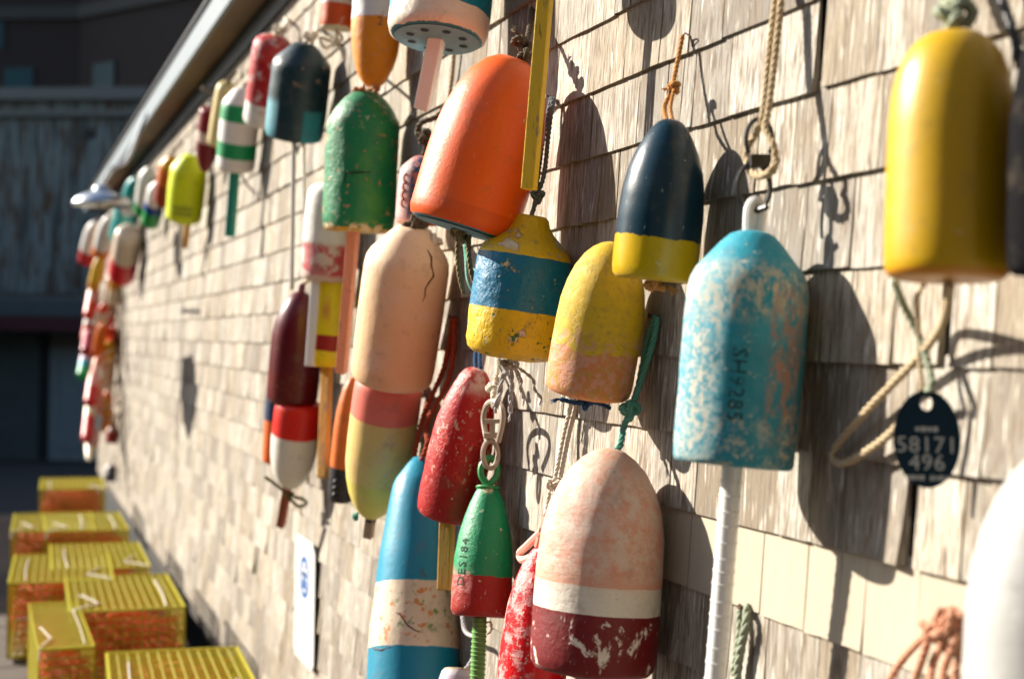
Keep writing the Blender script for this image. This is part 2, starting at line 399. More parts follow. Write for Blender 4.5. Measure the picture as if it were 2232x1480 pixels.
def bpart(name, root_, x0, x1, z0, z1, y0, y1, mat, parent=None):
    mb = MB().box(((x0 + x1) / 2, (y0 + y1) / 2, (z0 + z1) / 2), (x1 - x0, y1 - y0, z1 - z0))
    mb.v = [BM_ @ p for p in mb.v]
    return part(name, mb.mesh(name, mat, False), parent or root_)
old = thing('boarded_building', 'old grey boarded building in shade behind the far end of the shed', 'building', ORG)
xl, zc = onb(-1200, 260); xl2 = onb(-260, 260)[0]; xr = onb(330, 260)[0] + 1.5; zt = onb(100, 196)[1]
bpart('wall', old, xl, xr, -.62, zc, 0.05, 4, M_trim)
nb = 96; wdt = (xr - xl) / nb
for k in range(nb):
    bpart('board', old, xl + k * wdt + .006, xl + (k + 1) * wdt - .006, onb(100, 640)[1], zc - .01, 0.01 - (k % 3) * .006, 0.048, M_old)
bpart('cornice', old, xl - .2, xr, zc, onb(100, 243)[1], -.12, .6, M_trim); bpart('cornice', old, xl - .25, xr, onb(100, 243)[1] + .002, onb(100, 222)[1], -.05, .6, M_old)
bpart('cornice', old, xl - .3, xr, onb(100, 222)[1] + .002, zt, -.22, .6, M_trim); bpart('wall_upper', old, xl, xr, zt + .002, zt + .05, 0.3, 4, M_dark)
wg = thing('shade_block_left', 'low boarded block added unseen outside the left picture edge to shade the deck', 'building', (-19, -8, -.6))  # unseen block, added so its shadow darkens the ground left of the traps
part('wall', MB().box((-20.5, -7.8, 1.6), (14, 4, 4.4)).mesh('wall', M_old, False), wg); part('roof', MB().box((-20.5, -7.8, 3.84), (14.2, 4.2, .06)).mesh('roof', M_roof, False), wg)
oh = thing('sky_block_opposite', 'low dark plank block added unseen opposite the buoy wall to cut sky light', 'building', (1.5, -16, -.6))  # unseen block, added to keep sky fill off the wall
part('wall', MB().box((1.5, -16, 2.4), (23, 8, 6.0)).mesh('wall', simple('dark_block_planks', (0.07, 0.06, 0.052), .9, .3, 3, stretch=(6, 1, .2)), False), oh)
rf_ = MB(); rf_.add([(-10.3, -20.3, 5.39), (13.3, -20.3, 5.39), (13.3, -11.7, 5.39), (-10.3, -11.7, 5.39), (-10.3, -16, 7.6), (13.3, -16, 7.6)], [(0, 1, 5, 4), (2, 3, 4, 5), (0, 4, 3), (1, 2, 5), (0, 3, 2, 1)]); part('roof', rf_.mesh('roof', M_roof, False), oh)
nh = thing('sky_block_behind', 'tall dark block added unseen behind the viewer to cut sky light', 'building', (8.5, -3, -.6))  # unseen block, added to darken the buoys' camera-facing sides
part('wall', MB().box((8.5, -3, 4.6), (8, 22, 10.4)).mesh('wall', simple('dark_block_boards', (0.035, 0.03, 0.027), .9, .3, 3, stretch=(1, 6, .2)), False), nh)
rf_ = MB(); rf_.add([(4.2, -14.3, 9.79), (4.2, 8.3, 9.79), (12.8, 8.3, 9.79), (12.8, -14.3, 9.79), (8.5, -14.3, 12.6), (8.5, 8.3, 12.6)], [(0, 1, 5, 4), (2, 3, 4, 5), (0, 4, 3), (1, 2, 5), (0, 3, 2, 1)]); part('roof', rf_.mesh('roof', M_roof, False), nh)
xa, za = onb(195, 293); vent = bpart('vent', old, xa - .08, xa + .08, za - .08, za + .08, -.02, .045, M_dark)
z_a = onb(100, 690)[1]; z_b = onb(100, 722)[1]; z_c = onb(100, 655)[1]
bpart('awning', old, xl, xr, z_b, z_a, -.9, .03, M_awn); bpart('awning_top', old, xl, xr, z_a + .003, z_c, -.7, .03, M_teal)
for (u0, u1, m, n) in ((-200, 85, M_teal, 'lower_panel'), (85, 108, M_dark, 'door_frame'), (108, 330, M_door, 'door')):
    x0 = onb(u0, 800)[0]; x1 = onb(u1, 800)[0]; top = onb(100, 758)[1] if n == 'door' else z_b - .003
    d_ = bpart(n, old, x0 + .003, x1 - .003, -.6, top, .0 if n != 'door_frame' else .02, .047, m)
    if n == 'door':
        for (a, b, c, e) in ((.12, .47, .1, .45), (.53, .9, .1, .45), (.12, .47, .5, .95), (.53, .9, .5, .95)):
            W_ = x1 - x0; H_ = top + .6; bpart('door_panel', old, x0 + a * W_, x0 + b * W_, -.6 + c * H_, -.6 + e * H_, -.018, -.002, M_door, d_)
brk = thing('brick_building', 'tall dark brick building with teal windows rising behind the boarded building', 'building', ORG + BY * 9)
bxl, bz0 = onb(-300, 300, 7); bxm = onb(175, 20, 7)[0]; bxr = bxm + 7
def quadbox(root_, name, a, b, z0, z1, th, mat, parent=None):
    """upright slab from plan point a to b (facade-local x, y), thickness th behind"""
    a = Vector((a[0], a[1], 0)); b = Vector((b[0], b[1], 0)); d = (b - a).normalized(); nn = Vector((-d.y, d.x, 0)) * th
    mb = MB().add([BM_ @ (p + U0 * z) for z in (z0, z1) for p in (a, b, b + nn, a + nn)], [(0, 1, 2, 3)[::-1], (4, 5, 6, 7), (0, 1, 5, 4), (1, 2, 6, 5), (2, 3, 7, 6), (3, 0, 4, 7)])
    return part(name, mb.mesh(name, mat, False), parent or root_)
zt2 = onb(100, -420, 7)[1]; zb2 = onb(100, 30, 7)[1]
A_ = (bxl, 7); B_ = (bxm, 7); C_ = (bxm + 8, 7 - 4.6)
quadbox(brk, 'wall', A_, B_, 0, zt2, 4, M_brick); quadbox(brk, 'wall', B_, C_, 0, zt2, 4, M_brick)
M_band = simple('stone_band', (0.035, 0.036, 0.034), 0.8, 0.3, 3)
def off(p, e): return (p[0], p[1] - e)
quadbox(brk, 'stone_band', off(A_, .12), off(B_, .12), zb2 - .14, zb2 + .14, .1, M_band); quadbox(brk, 'stone_band', off(B_, .12), off(C_, .12), zb2 - .14, zb2 + .14, .1, M_band)
for (u0, u1, v0, v1) in ((8, 78, 145, 230), (-150, -60, 145, 230), (-160, -70, -160, -10), (30, 110, -190, -30), (-20, 12, 40, 110)):
    xa = onb(u0, 100, 7)[0]; xb = onb(u1, 100, 7)[0]; za = onb(100, v1, 7)[1]; zb_ = onb(100, v0, 7)[1]
    wf = quadbox(brk, 'window', (xa, 6.97), (xb, 6.97), za, zb_, .04, M_dark)
    quadbox(brk, 'pane', (xa + .06, 6.955), (xb - .06, 6.955), za + .06, zb_ - .06, .012, M_glass, wf)
dB = Vector((C_[0] - B_[0], C_[1] - B_[1], 0)).normalized()
for (s0, s1, za, zb_) in ((.55, .95, zb2 + .3, zb2 + 2.4), (1.5, 1.9, zb2 + .3, zb2 + 2.4), (.5, 1.3, zb2 - 2.6, zb2 - 1.2)):
    pa = Vector((B_[0], B_[1], 0)) + dB * s0 + Vector((0, -.05, 0)); pb = Vector((B_[0], B_[1], 0)) + dB * s1 + Vector((0, -.05, 0))
    wf = quadbox(brk, 'window', pa[:2], pb[:2], za, zb_, .04, M_dark)
    quadbox(brk, 'pane', (pa + dB * .05 + Vector((0, -.015, 0)))[:2], (pb - dB * .05 + Vector((0, -.015, 0)))[:2], za + .06, zb_ - .06, .012, M_glass, wf)

# ------------------------------------------------------------------ buoys
GROUP = 'lobster buoys hung on the shingle wall'
BULLET = [(0, 0), (0, .80), (.008, .90), (.03, .965), (.07, .99), (.14, 1), (.45, 1), (.6, .97), (.72, .89), (.82, .76), (.9, .59), (.95, .42), (.982, .25), (.996, .11), (1, 0)]
OGIVE = [(0, 0), (0, .80), (.01, .89), (.04, .94), (.2, .99), (.4, 1), (.55, .96), (.68, .87), (.8, .73), (.9, .53), (.96, .36), (.985, .25), (1, .0)]
CONE = [(0, 0), (0, .84), (.012, .92), (.04, .965), (.1, .985), (.5, 1), (.74, .985), (.79, .955), (.83, .88), (.94, .52), (.98, .37), (.995, .24), (1, 0)]
NECK = [(0, 0), (.005, .5), (.025, .78), (.06, .92), (.12, .98), (.3, 1), (.6, 1), (.7, .97), (.76, .89), (.82, .70), (.87, .52), (.92, .41), (.965, .37), (.985, .31), (1, 0)]
CYL = [(0, 0), (0, .86), (.015, .94), (.06, .985), (.4, 1), (.8, .99), (.9, .95), (.95, .85), (.98, .68), (.995, .4), (1, 0)]
BOX = [(0, 0), (0, .8), (.02, .93), (.07, 1), (.5, .97), (.9, .97), (.96, .9), (.99, .7), (1, 0)]
TALL = [(0, 0), (0, .86), (.02, .96), (.06, 1), (.3, .98), (.6, .84), (.82, .66), (.875, .6), (.9, .54), (.96, .3), (.985, .18), (1, 0)]
STRAIGHT = BULLET[:6] + [(.62, 1), (.73, .965), (.82, .89), (.89, .78), (.945, .62), (.975, .45), (.992, .25), (1, 0)]
POINTED = BULLET[:6] + [(.4, 1), (.55, .96), (.68, .87), (.79, .73), (.88, .56), (.94, .41), (.975, .29), (.993, .16), (1, 0)]
def inv(p): return [(1 - t, r) for t, r in reversed(p)]
def prof_r(prof, t):
    for (t0, r0), (t1, r1) in zip(prof, prof[1:]):
        if t0 <= t <= t1 and t1 > t0: return r0 + (r1 - r0) * (t - t0) / (t1 - t0)
    return prof[-1][1]
def lathe(prof, L, rad, dent=0.006, seed=0, seg=48, flat=1.0):
    # refine the profile
    P = [prof[0]]
    for (t0, r0), (t1, r1) in zip(prof, prof[1:]):
        m = max(1, int(max(abs(t1 - t0) * 26, abs(r1 - r0) * 5)))
        for k in range(1, m + 1): P.append((t0 + (t1 - t0) * k / m, r0 + (r1 - r0) * k / m))
    V = []; F = []; sv = Vector((seed * 3.1, seed * 1.7, seed * 5.3))
    rings = [q for q in P if q[1] > 1e-6]
    for (t, r) in rings:
        for k in range(seg):
            a = 2 * math.pi * k / seg; d = Vector((math.sin(a), -math.cos(a), 0))
            q = Vector((d.x * r * rad, d.y * r * rad, t * L))
            n_ = noise.noise(q * (2.2 / rad) * .5 + sv) + .5 * noise.noise(q * (5.5 / rad) * .5 + sv)
            rr = r * rad + n_ * dent * rad * min(1, r * 2)
            V.append((d.x * rr, d.y * rr * flat, t * L + n_ * dent * rad * .4))
    n = len(rings)
    for j in range(n - 1):
        for k in range(seg): F.append((j * seg + k, j * seg + (k + 1) % seg, (j + 1) * seg + (k + 1) % seg, (j + 1) * seg + k))
    V.append((0, 0, rings[0][0] * L)); V.append((0, 0, rings[-1][0] * L)); b = len(V) - 2
    for k in range(seg):
        F.append((b, (k + 1) % seg, k)); F.append((b + 1, (n - 1) * seg + k, (n - 1) * seg + (k + 1) % seg))
    return V, F
class Buoy: pass
def buoy(name, label, top, bot, wpx, prof, matf, dt=None, db=None, gap=.02, dent=.012, seg=48, flat=1.0, group=GROUP):
    """top / bot: where the axis ends stand, dt / db: their distances in front of the wall"""
    r = wpx / 2 * 2.6 / FPX
    for _ in range(6):
        d0 = dt if dt is not None else r + gap; d1 = db if db is not None else r + gap * 1.6
        T = at(*top, y=-d0); B = at(*bot, y=-d1); Zm = ((T + B) / 2 - CAM).dot(FW); r = wpx / 2 * Zm / FPX
    L = (T - B).length; z = (T - B).normalized(); tc = CAM - (T + B) / 2; yv = -(tc - z * tc.dot(z)).normalized(); x = yv.cross(z)
    M = Matrix((x, yv, z)).transposed().to_4x4(); M.translation = B
    rt = thing(name, label, 'buoy', B, group)
    seed = (abs(hash(label)) % 997) if False else sum(map(ord, label)) % 97
    V, F = lathe(prof, L, r, dent, seed, seg, flat)
    me = mk_mesh('body', V, F, matf(L, r)); me.set_sharp_from_angle(angle=R(50))
    b = Buoy(); b.root = rt; b.M = M; b.L = L; b.r = r; b.T = T; b.B = B; b.x = x; b.y = yv; b.z = z; b.prof = prof; b.Z = Zm; b.px = Zm / FPX
    b.body = part('body', me, rt, M)
    return b
def surf(b, t, ang, lift=0.0):
    a = R(ang); rr = prof_r(b.prof, t) * b.r + lift
    return b.M @ Vector((math.sin(a) * rr, -math.cos(a) * rr, t * b.L))
def mat_of(name, bands, wears=(), **kw):
    return lambda L, r: paint(name, L, bands, [dict(wd, **({'x': tuple(q * r for q in wd['x'])} if 'x' in wd else {})) for wd in wears], **kw)
def stick(b, p0, p1, wpx, mat, name='spindle', square=True, wraps=None, rot=.34):
    """spindle from p0 to p1 (world)"""
    w_ = wpx * b.px; mb = MB()
    if square:
        z = (Vector(p1) - Vector(p0)).normalized(); side = Matrix.Rotation(rot, 3, z) @ IR
        bm = bmesh.new(); k = MB().beam(p0, p1, w_, w_, side); vs_ = [bm.verts.new(v) for v in k.v]; [bm.faces.new([vs_[i] for i in f]) for f in k.f]
        bmesh.ops.bevel(bm, geom=bm.edges[:], offset=w_ * .1, segments=2, affect='EDGES', profile=.6)
        me = bpy.data.meshes.new(name); bm.to_mesh(me); bm.free(); me.materials.append(mat); o = part(name, me, b.root)
    else:
        n = 24; P = [Vector(p0).lerp(Vector(p1), i / n) for i in range(n + 1)]
        o = part(name, MB().tube(P, w_ / 2, 14).mesh(name, mat), b.root)
        if wraps:
            wm = MB(); P0, P1 = Vector(p0), Vector(p1); tot = (P1 - P0).length; stp, wr, m2 = wraps; rg = random.Random(3)
            zz = (P1 - P0).normalized(); x_ = zz.orthogonal().normalized(); y_ = zz.cross(x_); s_ = stp
            while s_ < tot: 
                c = P0 + zz * s_; wm.tube([c + (x_ * math.cos(a) + y_ * math.sin(a)) * (w_ / 2 + wr * .1) + zz * (a / 6.28 * wr) for a in [6.2832 * q / 14 for q in range(14)]], wr, 5, True); s_ += stp * rg.uniform(.8, 1.2)
            part('winding', wm.mesh('winding', m2), b.root)['kind'] = 'stuff'
    return o
def down(b, px, t0=0.0, dx=0.0):
    """a point px photograph-pixels below the bottom of the buoy along its axis"""
    return b.B - b.z * (px * b.px) + b.x * (dx * b.px)
def nail(parent, p, mat): 
    return part('nail', MB().tube([p + Vector((0, .05, -.004)), p + Vector((0, -.012, .002))], .0024, 7).tube([p + Vector((0, -.012, .002)), p + Vector((0, -.0145, .002))], .005, 8).mesh('nail', mat), parent)
def text_part(name, txt, parent, mapf, mat, size, spacing=1.0, res=2):
    cu = bpy.data.curves.new(name, 'FONT'); cu.body = txt; cu.size = size; cu.space_character = spacing; cu.resolution_u = res; cu.align_x = 'CENTER'; cu.align_y = 'CENTER'
    o = link(bpy.data.objects.new('tmp', cu)); dg = bpy.context.evaluated_depsgraph_get(); dg.update()
    me = bpy.data.meshes.new_from_object(o.evaluated_get(dg)); bpy.data.objects.remove(o, do_unlink=True)
    me.name = name; me.materials.clear(); me.materials.append(mat)
    for v in me.vertices: v.co = mapf(v.co.x, v.co.y)
    return part(name, me, parent)

# colours (linear albedo)
WHITE = (.72, .70, .66); CREAM = (.66, .60, .46); NAVY = (.003, .024, .040); MAROON = (.13, .012, .016); RED = (.42, .018, .018)
YEL = (.66, .42, .025); BLUE = (.022, .15, .27); AQUA = (.022, .25, .34); GREEN = (.012, .17, .065); ORANGE = (.82, .11, .006); PINK = (.62, .28, .21)
M_nail = simple('rusty_nail', (.12, .07, .05), .5, .3, 200, metal=.7)
RT = rope_mat('tan_rope', (.42, .33, .21)); RW = rope_mat('white_rope', (.62, .56, .46)); RG = rope_mat('grey_blue_rope', (.16, .19, .22)); RN = rope_mat('navy_rope', (.02, .06, .14))
RGN = rope_mat('green_rope', (.10, .28, .22)); RB = rope_mat('brown_rope', (.10, .075, .05)); RR = rope_mat('red_rope', (.30, .055, .025)); RO = rope_mat('orange_sisal', (.46, .22, .07))
RGG = rope_mat('grey_green_rope', (.26, .29, .21)); RP = rope_mat('peach_rope', (.48, .24, .15)); RS = rope_mat('silver_rope', (.38, .37, .38))
WOODY = simple('yellow_painted_wood', (.70, .40, .03), .5, .15, 12, stretch=(8, 8, .6)); WOODW = simple('white_painted_wood', (.72, .71, .67), .5, .08, 12, stretch=(8, 8, .6))
WOODP = simple('salmon_painted_wood', (.68, .22, .10), .5, .15, 12, stretch=(8, 8, .6)); WOODO = simple('ochre_wood', (.62, .34, .07), .6, .2, 12, stretch=(8, 8, .6))
WOODR = simple('red_brown_wood', (.30, .07, .03), .6, .2, 12, stretch=(8, 8, .6)); WOODG = simple('grey_wood', (.42, .42, .40), .6, .2, 12, stretch=(8, 8, .6)); WOODGN = simple('green_painted_wood', (.02, .26, .18), .5, .15, 12)
BLACKP = simple('black_plastic', (.012, .012, .014), .4, .15, 60); WHITEP = simple('white_plastic', (.74, .74, .72), .35, .05, 20)
def worn_ink(name, ink, under, t0=.56):
    t = NT(name); n = t.noise(t.coord(), 150, 6, .7); return t.out(t.mix(t.ramp01(n, t0 - .08, t0 + .06), ink, under), .7, .2)
def worn_wood(name, col, bare=(.30, .21, .12)):
    t = NT(name); v = t.coord((1, 1, .10)); n = t.noise(v, 90, 6, .7); m = t.noise(t.coord((1, 1, .3)), 26, 6, .7)
    c = t.mix(t.math('MULTIPLY', n, .45), col, tuple(q * .62 for q in col)); c = t.mix(t.math('MULTIPLY', t.ramp01(m, .57, .64), .8), c, bare); c = t.mix(t.math('MULTIPLY', t.ramp01(t.noise(v, 200, 3), .6, .7), .6), c, (.08, .06, .04))
    t.bump(t.math('ADD', n, m), .5, .004); return t.out(c, .65, .3)
WOODY = worn_wood('yellow_painted_wood', (.80, .52, .035)); WOODO = worn_wood('ochre_wood', (.58, .31, .05)); WOODP = worn_wood('salmon_painted_wood', (.70, .30, .19)); WOODR = worn_wood('red_brown_wood', (.30, .07, .03)); WOODGN = worn_wood('green_painted_wood', (.02, .26, .18))
INK = worn_ink('stamped_ink', (.012, .04, .046), (.03, .2, .26))

# 1 the plain yellow buoy at the right
b = buoy('yellow_buoy', 'large plain golden yellow bullet buoy hanging above the oval number tag', (2079, 66), (2062, 610), 268, STRAIGHT,
         mat_of('golden_yellow_paint', [(0, (.46, .20, .02)), (.03, (.47, .295, .035))], [dict(c=(.5, .22, .02), s=14, t=.66, w=.08, a=.5)], rough=.4, bump=.05, edge=.01, var=.05), dt=.10, db=.112, dent=.004)
k = b.T + b.z * .008
rope('rope', b.root, [k, k + Vector((0, .01, .05)), at(2062, 10, y=-.06), at(2058, -160, y=-.03)], .0075, RGG, 3, [(k + Vector((0, 0, .006)), .026, 4)])
yb1 = b
cross = at(2010, 765, y=-.07)
rope('rope', b.root, [at(2068, 618, y=-.11), at(2066, 660, y=-.075), at(2046, 720, y=-.045), at(1990, 790, y=-.032), at(1880, 905, y=-.028), at(1822, 975, y=-.028), at(1816, 1000, y=-.028), at(1850, 1006, y=-.028), at(1940, 945, y=-.03), at(1998, 868, y=-.038), at(2012, 850, y=-.042)], .0058, RT, 3)
rope('rope', b.root, [at(1950, 615, y=-.1), at(1965, 655, y=-.06), at(1995, 715, y=-.04), at(2018, 775, y=-.036), at(2033, 838, y=-.042), at(2020, 852, y=-.044)], .0050, RGG, 3)
rope('rope', b.root, [at(2012, 620, y=-.1), at(1998, 650, y=-.06), at(2000, 690, y=-.042), at(2004, 780, y=-.038), at(2010, 850, y=-.044)], .0036, RT, 3)

# 2 the worn aqua buoy
b = buoy('aqua_buoy', 'worn aqua blue buoy stamped SH9285 with a white stick below', (1642, 504), (1597, 1014), 268, [(0, 0), (0, .91), (.008, .955), (.025, .975)] + CONE[4:],
         mat_of('worn_aqua_paint', [(0, (.020, .20, .27)), (.5, AQUA)],
                [dict(c=(.58, .50, .38), s=95, t=.515, w=.04, d=10, r=.78, x=(-2, -.36, .14), z=(.03, .84, .06), a=.8), dict(c=(.56, .48, .35), s=95, t=.50, w=.035, d=10, r=.76, z=(.62, .83, .06), st=(1, 1, .45), a=.9),
                 dict(c=(.46, .16, .06), s=90, t=.49, w=.06, d=10, r=.8, x=(.42, .9, .08), z=(.12, .74, .08), st=(1, 1, .35), a=.85),
                 dict(c=(.58, .52, .38), s=70, t=.61, w=.03, d=9, r=.78), dict(c=(.55, .48, .36), s=65, t=.54, w=.06, d=9, r=.78, z=(-.1, .22, .05), a=.75),
                 dict(c=(.05, .30, .38), s=24, t=.5, w=.15, d=8, a=.4)], rough=.6, bump=.3, edge=.02, var=.12), dt=.088, db=.118, dent=.014)
fs = .030
def mapf(x, y, b=b):
    t = .335 - x / b.L; a = -3 + math.degrees((y) / b.r); return surf(b, t, a, .0007)
text_part('lettering', 'SH9285', b.root, mapf, INK, fs, 1.06)
stick(b, b.B, at(1556, 1520, y=-.128), 46, WHITEP, square=False, wraps=(.022, .0011, WHITEP))
e0 = b.T - b.z * .006; e1 = b.T + b.z * .044
eye = MB(); pts = smooth_path([e0 + IR * .007, e1 - b.z * .012 + IR * .0085, e1, e1 - b.z * .012 - IR * .0085, e0 - IR * .007], .003); eye.tube(pts, .0075, 8)
eye.box((e0 + e1) * .5 - b.z * .006, (.010, .008, .04), Matrix((IR, -FW, IU)).transposed()); part('eyelet', eye.mesh('eyelet', WHITEP), b.root)
rg = MB(); c0 = at(1643, 408, y=-.082); X_, Y_ = IR, IU; px_ = b.px
rg.tube(arc(c0, X_, Y_, 36 * px_, 52 * px_, -55, 232, 26), 6.0 * px_, 8)
c1 = at(1655, 305, y=-.075); rg.tube(arc(c1, X_, Y_, 29 * px_, 46 * px_, -40, 220, 22), 5 * px_, 8)
rg.box(at(1657, 352, y=-.078), (44 * px_, 30 * px_, 28 * px_), Matrix((X_, -FW, Y_)).transposed())
rg.tube([at(1672, 452, y=-.08), at(1642, 462, y=-.087)], 6.5 * px_, 8)
part('ring_clip', rg.mesh('ring_clip', BLACKP), b.root)
rope('rope', b.root, [at(1627, 352, y=-.082), at(1630, 320, y=-.082), at(1652, 285, y=-.078), at(1664, 240, y=-.07), at(1676, 120, y=-.05), at(1690, 0, y=-.035), at(1700, -90, y=-.02)], .0053, RT, 3)
rope('rope', b.root, [at(1690, 352, y=-.072), at(1688, 320, y=-.076), at(1668, 282, y=-.076), at(1675, 240, y=-.066), at(1690, 120, y=-.046), at(1703, 0, y=-.033), at(1710, -90, y=-.02)], .0053, RT, 3)
rope('rope', b.root, [at(1630, 350, y=-.084), at(1636, 374, y=-.087), at(1660, 384, y=-.088), at(1684, 372, y=-.082), at(1692, 348, y=-.074)], .0066, RT, 3)

# 3 navy with yellow dip
b = buoy('navy_buoy', 'glossy navy bullet buoy with a yellow dipped bottom on orange sisal', (1463, 259), (1424, 612), 188, POINTED,
         mat_of('navy_gloss_yellow_dip', [(0, (.50, .33, .03)), (.255, NAVY)], [dict(c=(.6, .5, .3), s=75, t=.76, w=.01, d=2)], rough=.3, bump=.06, edge=.05, escale=13, var=.06), dt=.082, db=.1, dent=.004)
p1 = at(1488, 78, y=-.022)
rope('rope', b.root, [b.T - b.z * .01 - b.x * .004, at(1448, 235, y=-.07), at(1463, 200, y=-.055), at(1474, 150, y=-.04), p1], .0042, RO, 3, [(at(1470, 190, y=-.055), .014, 3)], [(at(1462, 195, y=-.055), -IR + IU * .2, .012)])
rope('rope', b.root, [b.T - b.z * .01 + b.x * .005, at(1462, 235, y=-.07), at(1470, 195, y=-.055)], .0035, RO, 3)
hk = MB(); hk.tube([at(1511, 130, y=.03), at(1509, 100, y=-.012), at(1505, 80, y=-.02), at(1494, 73, y=-.024), p1], .0016, 6); part('hook', hk.mesh('hook', M_nail), b.root)
rope('rope', b.root, [b.B + b.z * .01, b.B - b.z * .008, b.B - b.z * .010 + b.x * .02], .006, RO, 3, [(b.B - b.z * .004, .014, 2)], [(b.B - b.z * .008 + b.x * .018, IR - IU * .3, .02)])

# 4 yellow fading to pink
b = buoy('yellow_pink_buoy', 'mottled yellow bullet buoy fading to pink at its lower end', (1337, 527), (1280, 860), 192, BULLET,
         mat_of('mottled_yellow_pink', [(0, (.58, .26, .15)), (.32, (.60, .40, .05)), (1, (.62, .44, .07))],
                [dict(c=(.46, .31, .03), s=60, t=.52, w=.08, d=9, r=.75, a=.5), dict(c=(.60, .28, .20), s=60, t=.52, w=.05, d=8, z=(-.1, .42, .08), a=.8), dict(c=(.40, .27, .03), s=70, t=.58, w=.05, d=8, a=.6)],
                rough=.6, bump=.35, bscale=120, edge=.10, escale=16), dt=.085, db=.108, dent=.014)
kk = b.B - b.z * .014
rope('rope', b.root, [b.B + b.z * .01, kk, kk - b.z * .004 - b.x * .02, kk - b.z * .002 - b.x * .045], .0048, RN, 3, [(kk, .016, 7)], [(kk - b.x * .045 - b.z * .002, -IR - IU * .1, .014)])
rope('rope', b.root, [kk, kk + b.x * .02 + b.z * .002, kk + b.x * .045 - b.z * .003], .004, RN, 3)

# 5 yellow blue yellow
b = buoy('banded_buoy', 'yellow buoy with a broad chipped blue band and a narrow neck', (1159, 466), (1111, 784), 212, NECK,
         mat_of('yellow_blue_bands', [(0, (.68, .44, .02)), (.335, BLUE), (.70, (.66, .46, .05))],
                [dict(c=(.66, .58, .38), s=42, t=.645, w=.018, d=7, st=(1, 1, .7)), dict(c=(.62, .58, .44), s=26, t=.56, w=.03, d=8, z=(.73, .93, .03)), dict(c=(.62, .5, .42), s=24, t=.60, w=.015, d=6, z=(.02, .24, .03)),
                 dict(c=(.05, .17, .04), s=50, t=.62, w=.02, d=5, z=(.0, .3, .04))], rough=.48, bump=1.0, bscale=34, edge=.012), dt=.09, db=.125, dent=.028)
p0 = b.T - b.z * .005
rope('rope', b.root, [p0, at(1166, 445, y=-.08), at(1170, 420, y=-.07), at(1172, 390, y=-.06), at(1186, 290, y=-.035), at(1203, 212, y=-.02)], .0052, RG, 3, [(at(1172, 428, y=-.072), .017, 5)])
rope('rope', b.root, [at(1172, 420, y=-.07), at(1186, 380, y=-.055), at(1196, 290, y=-.035), at(1206, 214, y=-.02)], .0052, RG, 3)
nail(b.root, at(1203, 213, y=-.015), M_nail)
kk = b.B - b.z * .012; mb = MB()
knot_into(mb, kk, .022, .0058, 4)
for (dx, dz, ln, r_) in ((-.006, -1, .085, .0062), (.008, -1, .095, .005), (.018, -.8, .06, .004), (.034, -.8, .055, .0036)):
    q = kk + b.x * dx * .5; e = q + b.x * (dx * 1.7) - b.z * ln
    rope_into(mb, [q, q - b.z * ln * .35 + b.x * dx, q - b.z * ln * .7 + b.x * dx * 1.2, e], r_, 2, pitch=9); fray_into(mb, e, -b.z, .012, r_ * .9, 6)
part('knot', mb.mesh('knot', RS, True, False), b.root)

# 6 the big orange one
b = buoy('orange_buoy', 'big bright orange buoy tilted outwards with a blue grey underside', (1120, 126), (1004, 500), 246, CYL[:5] + [(.5, .99), (.64, .93), (.76, .83), (.87, .68), (.95, .47), (.985, .30), (1, 0)],
         mat_of('faded_orange', [(0, (.05, .17, .22)), (.006, (.70, .09, .008)), (.12, ORANGE)], [dict(c=(.66, .22, .13), s=5, t=.58, w=.2, a=.25, x=(-2, 0, .4)), dict(c=(.74, .46, .40), s=60, t=.70, w=.03, d=3, z=(.45, .75, .05)), dict(c=(.2, .05, .03), s=90, t=.70, w=.02, d=4, x=(.2, .9, .1), z=(.25, .5, .08))],
                rough=.42, bump=.12, bscale=140, edge=.004, var=.07), dt=.115, db=.212, dent=.012)
def underside(b, frac, mat):
    part('underside', MB().disc(b.B - b.z * .0022, -b.z, b.r * frac, 28).mesh('underside', mat, False), b.root)
M_und = simple('blue_grey_underside', (.16, .30, .36), .7, .25, 40); underside(b, .84, M_und)
uk = b.B - b.z * .006; mb = MB(); knot_into(mb, uk, .026, .0065, 3)
for dx, ln in ((-.004, .125), (.020, .10)):
    rope_into(mb, [uk + b.x * dx, uk + b.x * dx - Vector((0, 0, ln * .4)), uk + b.x * (dx + .006) - Vector((0, 0, ln * .75)), uk + b.x * (dx + .016) - Vector((0, 0, ln))], .0054, 3)
part('knot', mb.mesh('knot', rope_mat('olive_tan_rope', (.24, .18, .09)), True, False), b.root)
rope('rope', b.root, [at(1140, 150, y=-.105), at(1142, 118, y=-.09), at(1155, 60, y=-.05), at(1160, 20, y=-.02)], .0065, RB, 3, [(at(1138, 96, y=-.09), .026, 9), (at(1145, 122, y=-.095), .018, 2)], [(at(1132, 80, y=-.085), IU - IR * .5, .025)])

# 7 yellow stick of a buoy above the frame
b = buoy('teal_buoy', 'buoy above the picture edge whose long yellow stick hangs past the orange buoy', (1212, -420), (1194, -70), 190, BULLET, mat_of('teal_paint_upper', [(0, (.03, .2, .25)), (.5, (.6, .55, .45))]), dt=.12, db=.15)
stick(b, b.B, at(1153, 414, y=-.175), 30, WOODY, rot=.34)

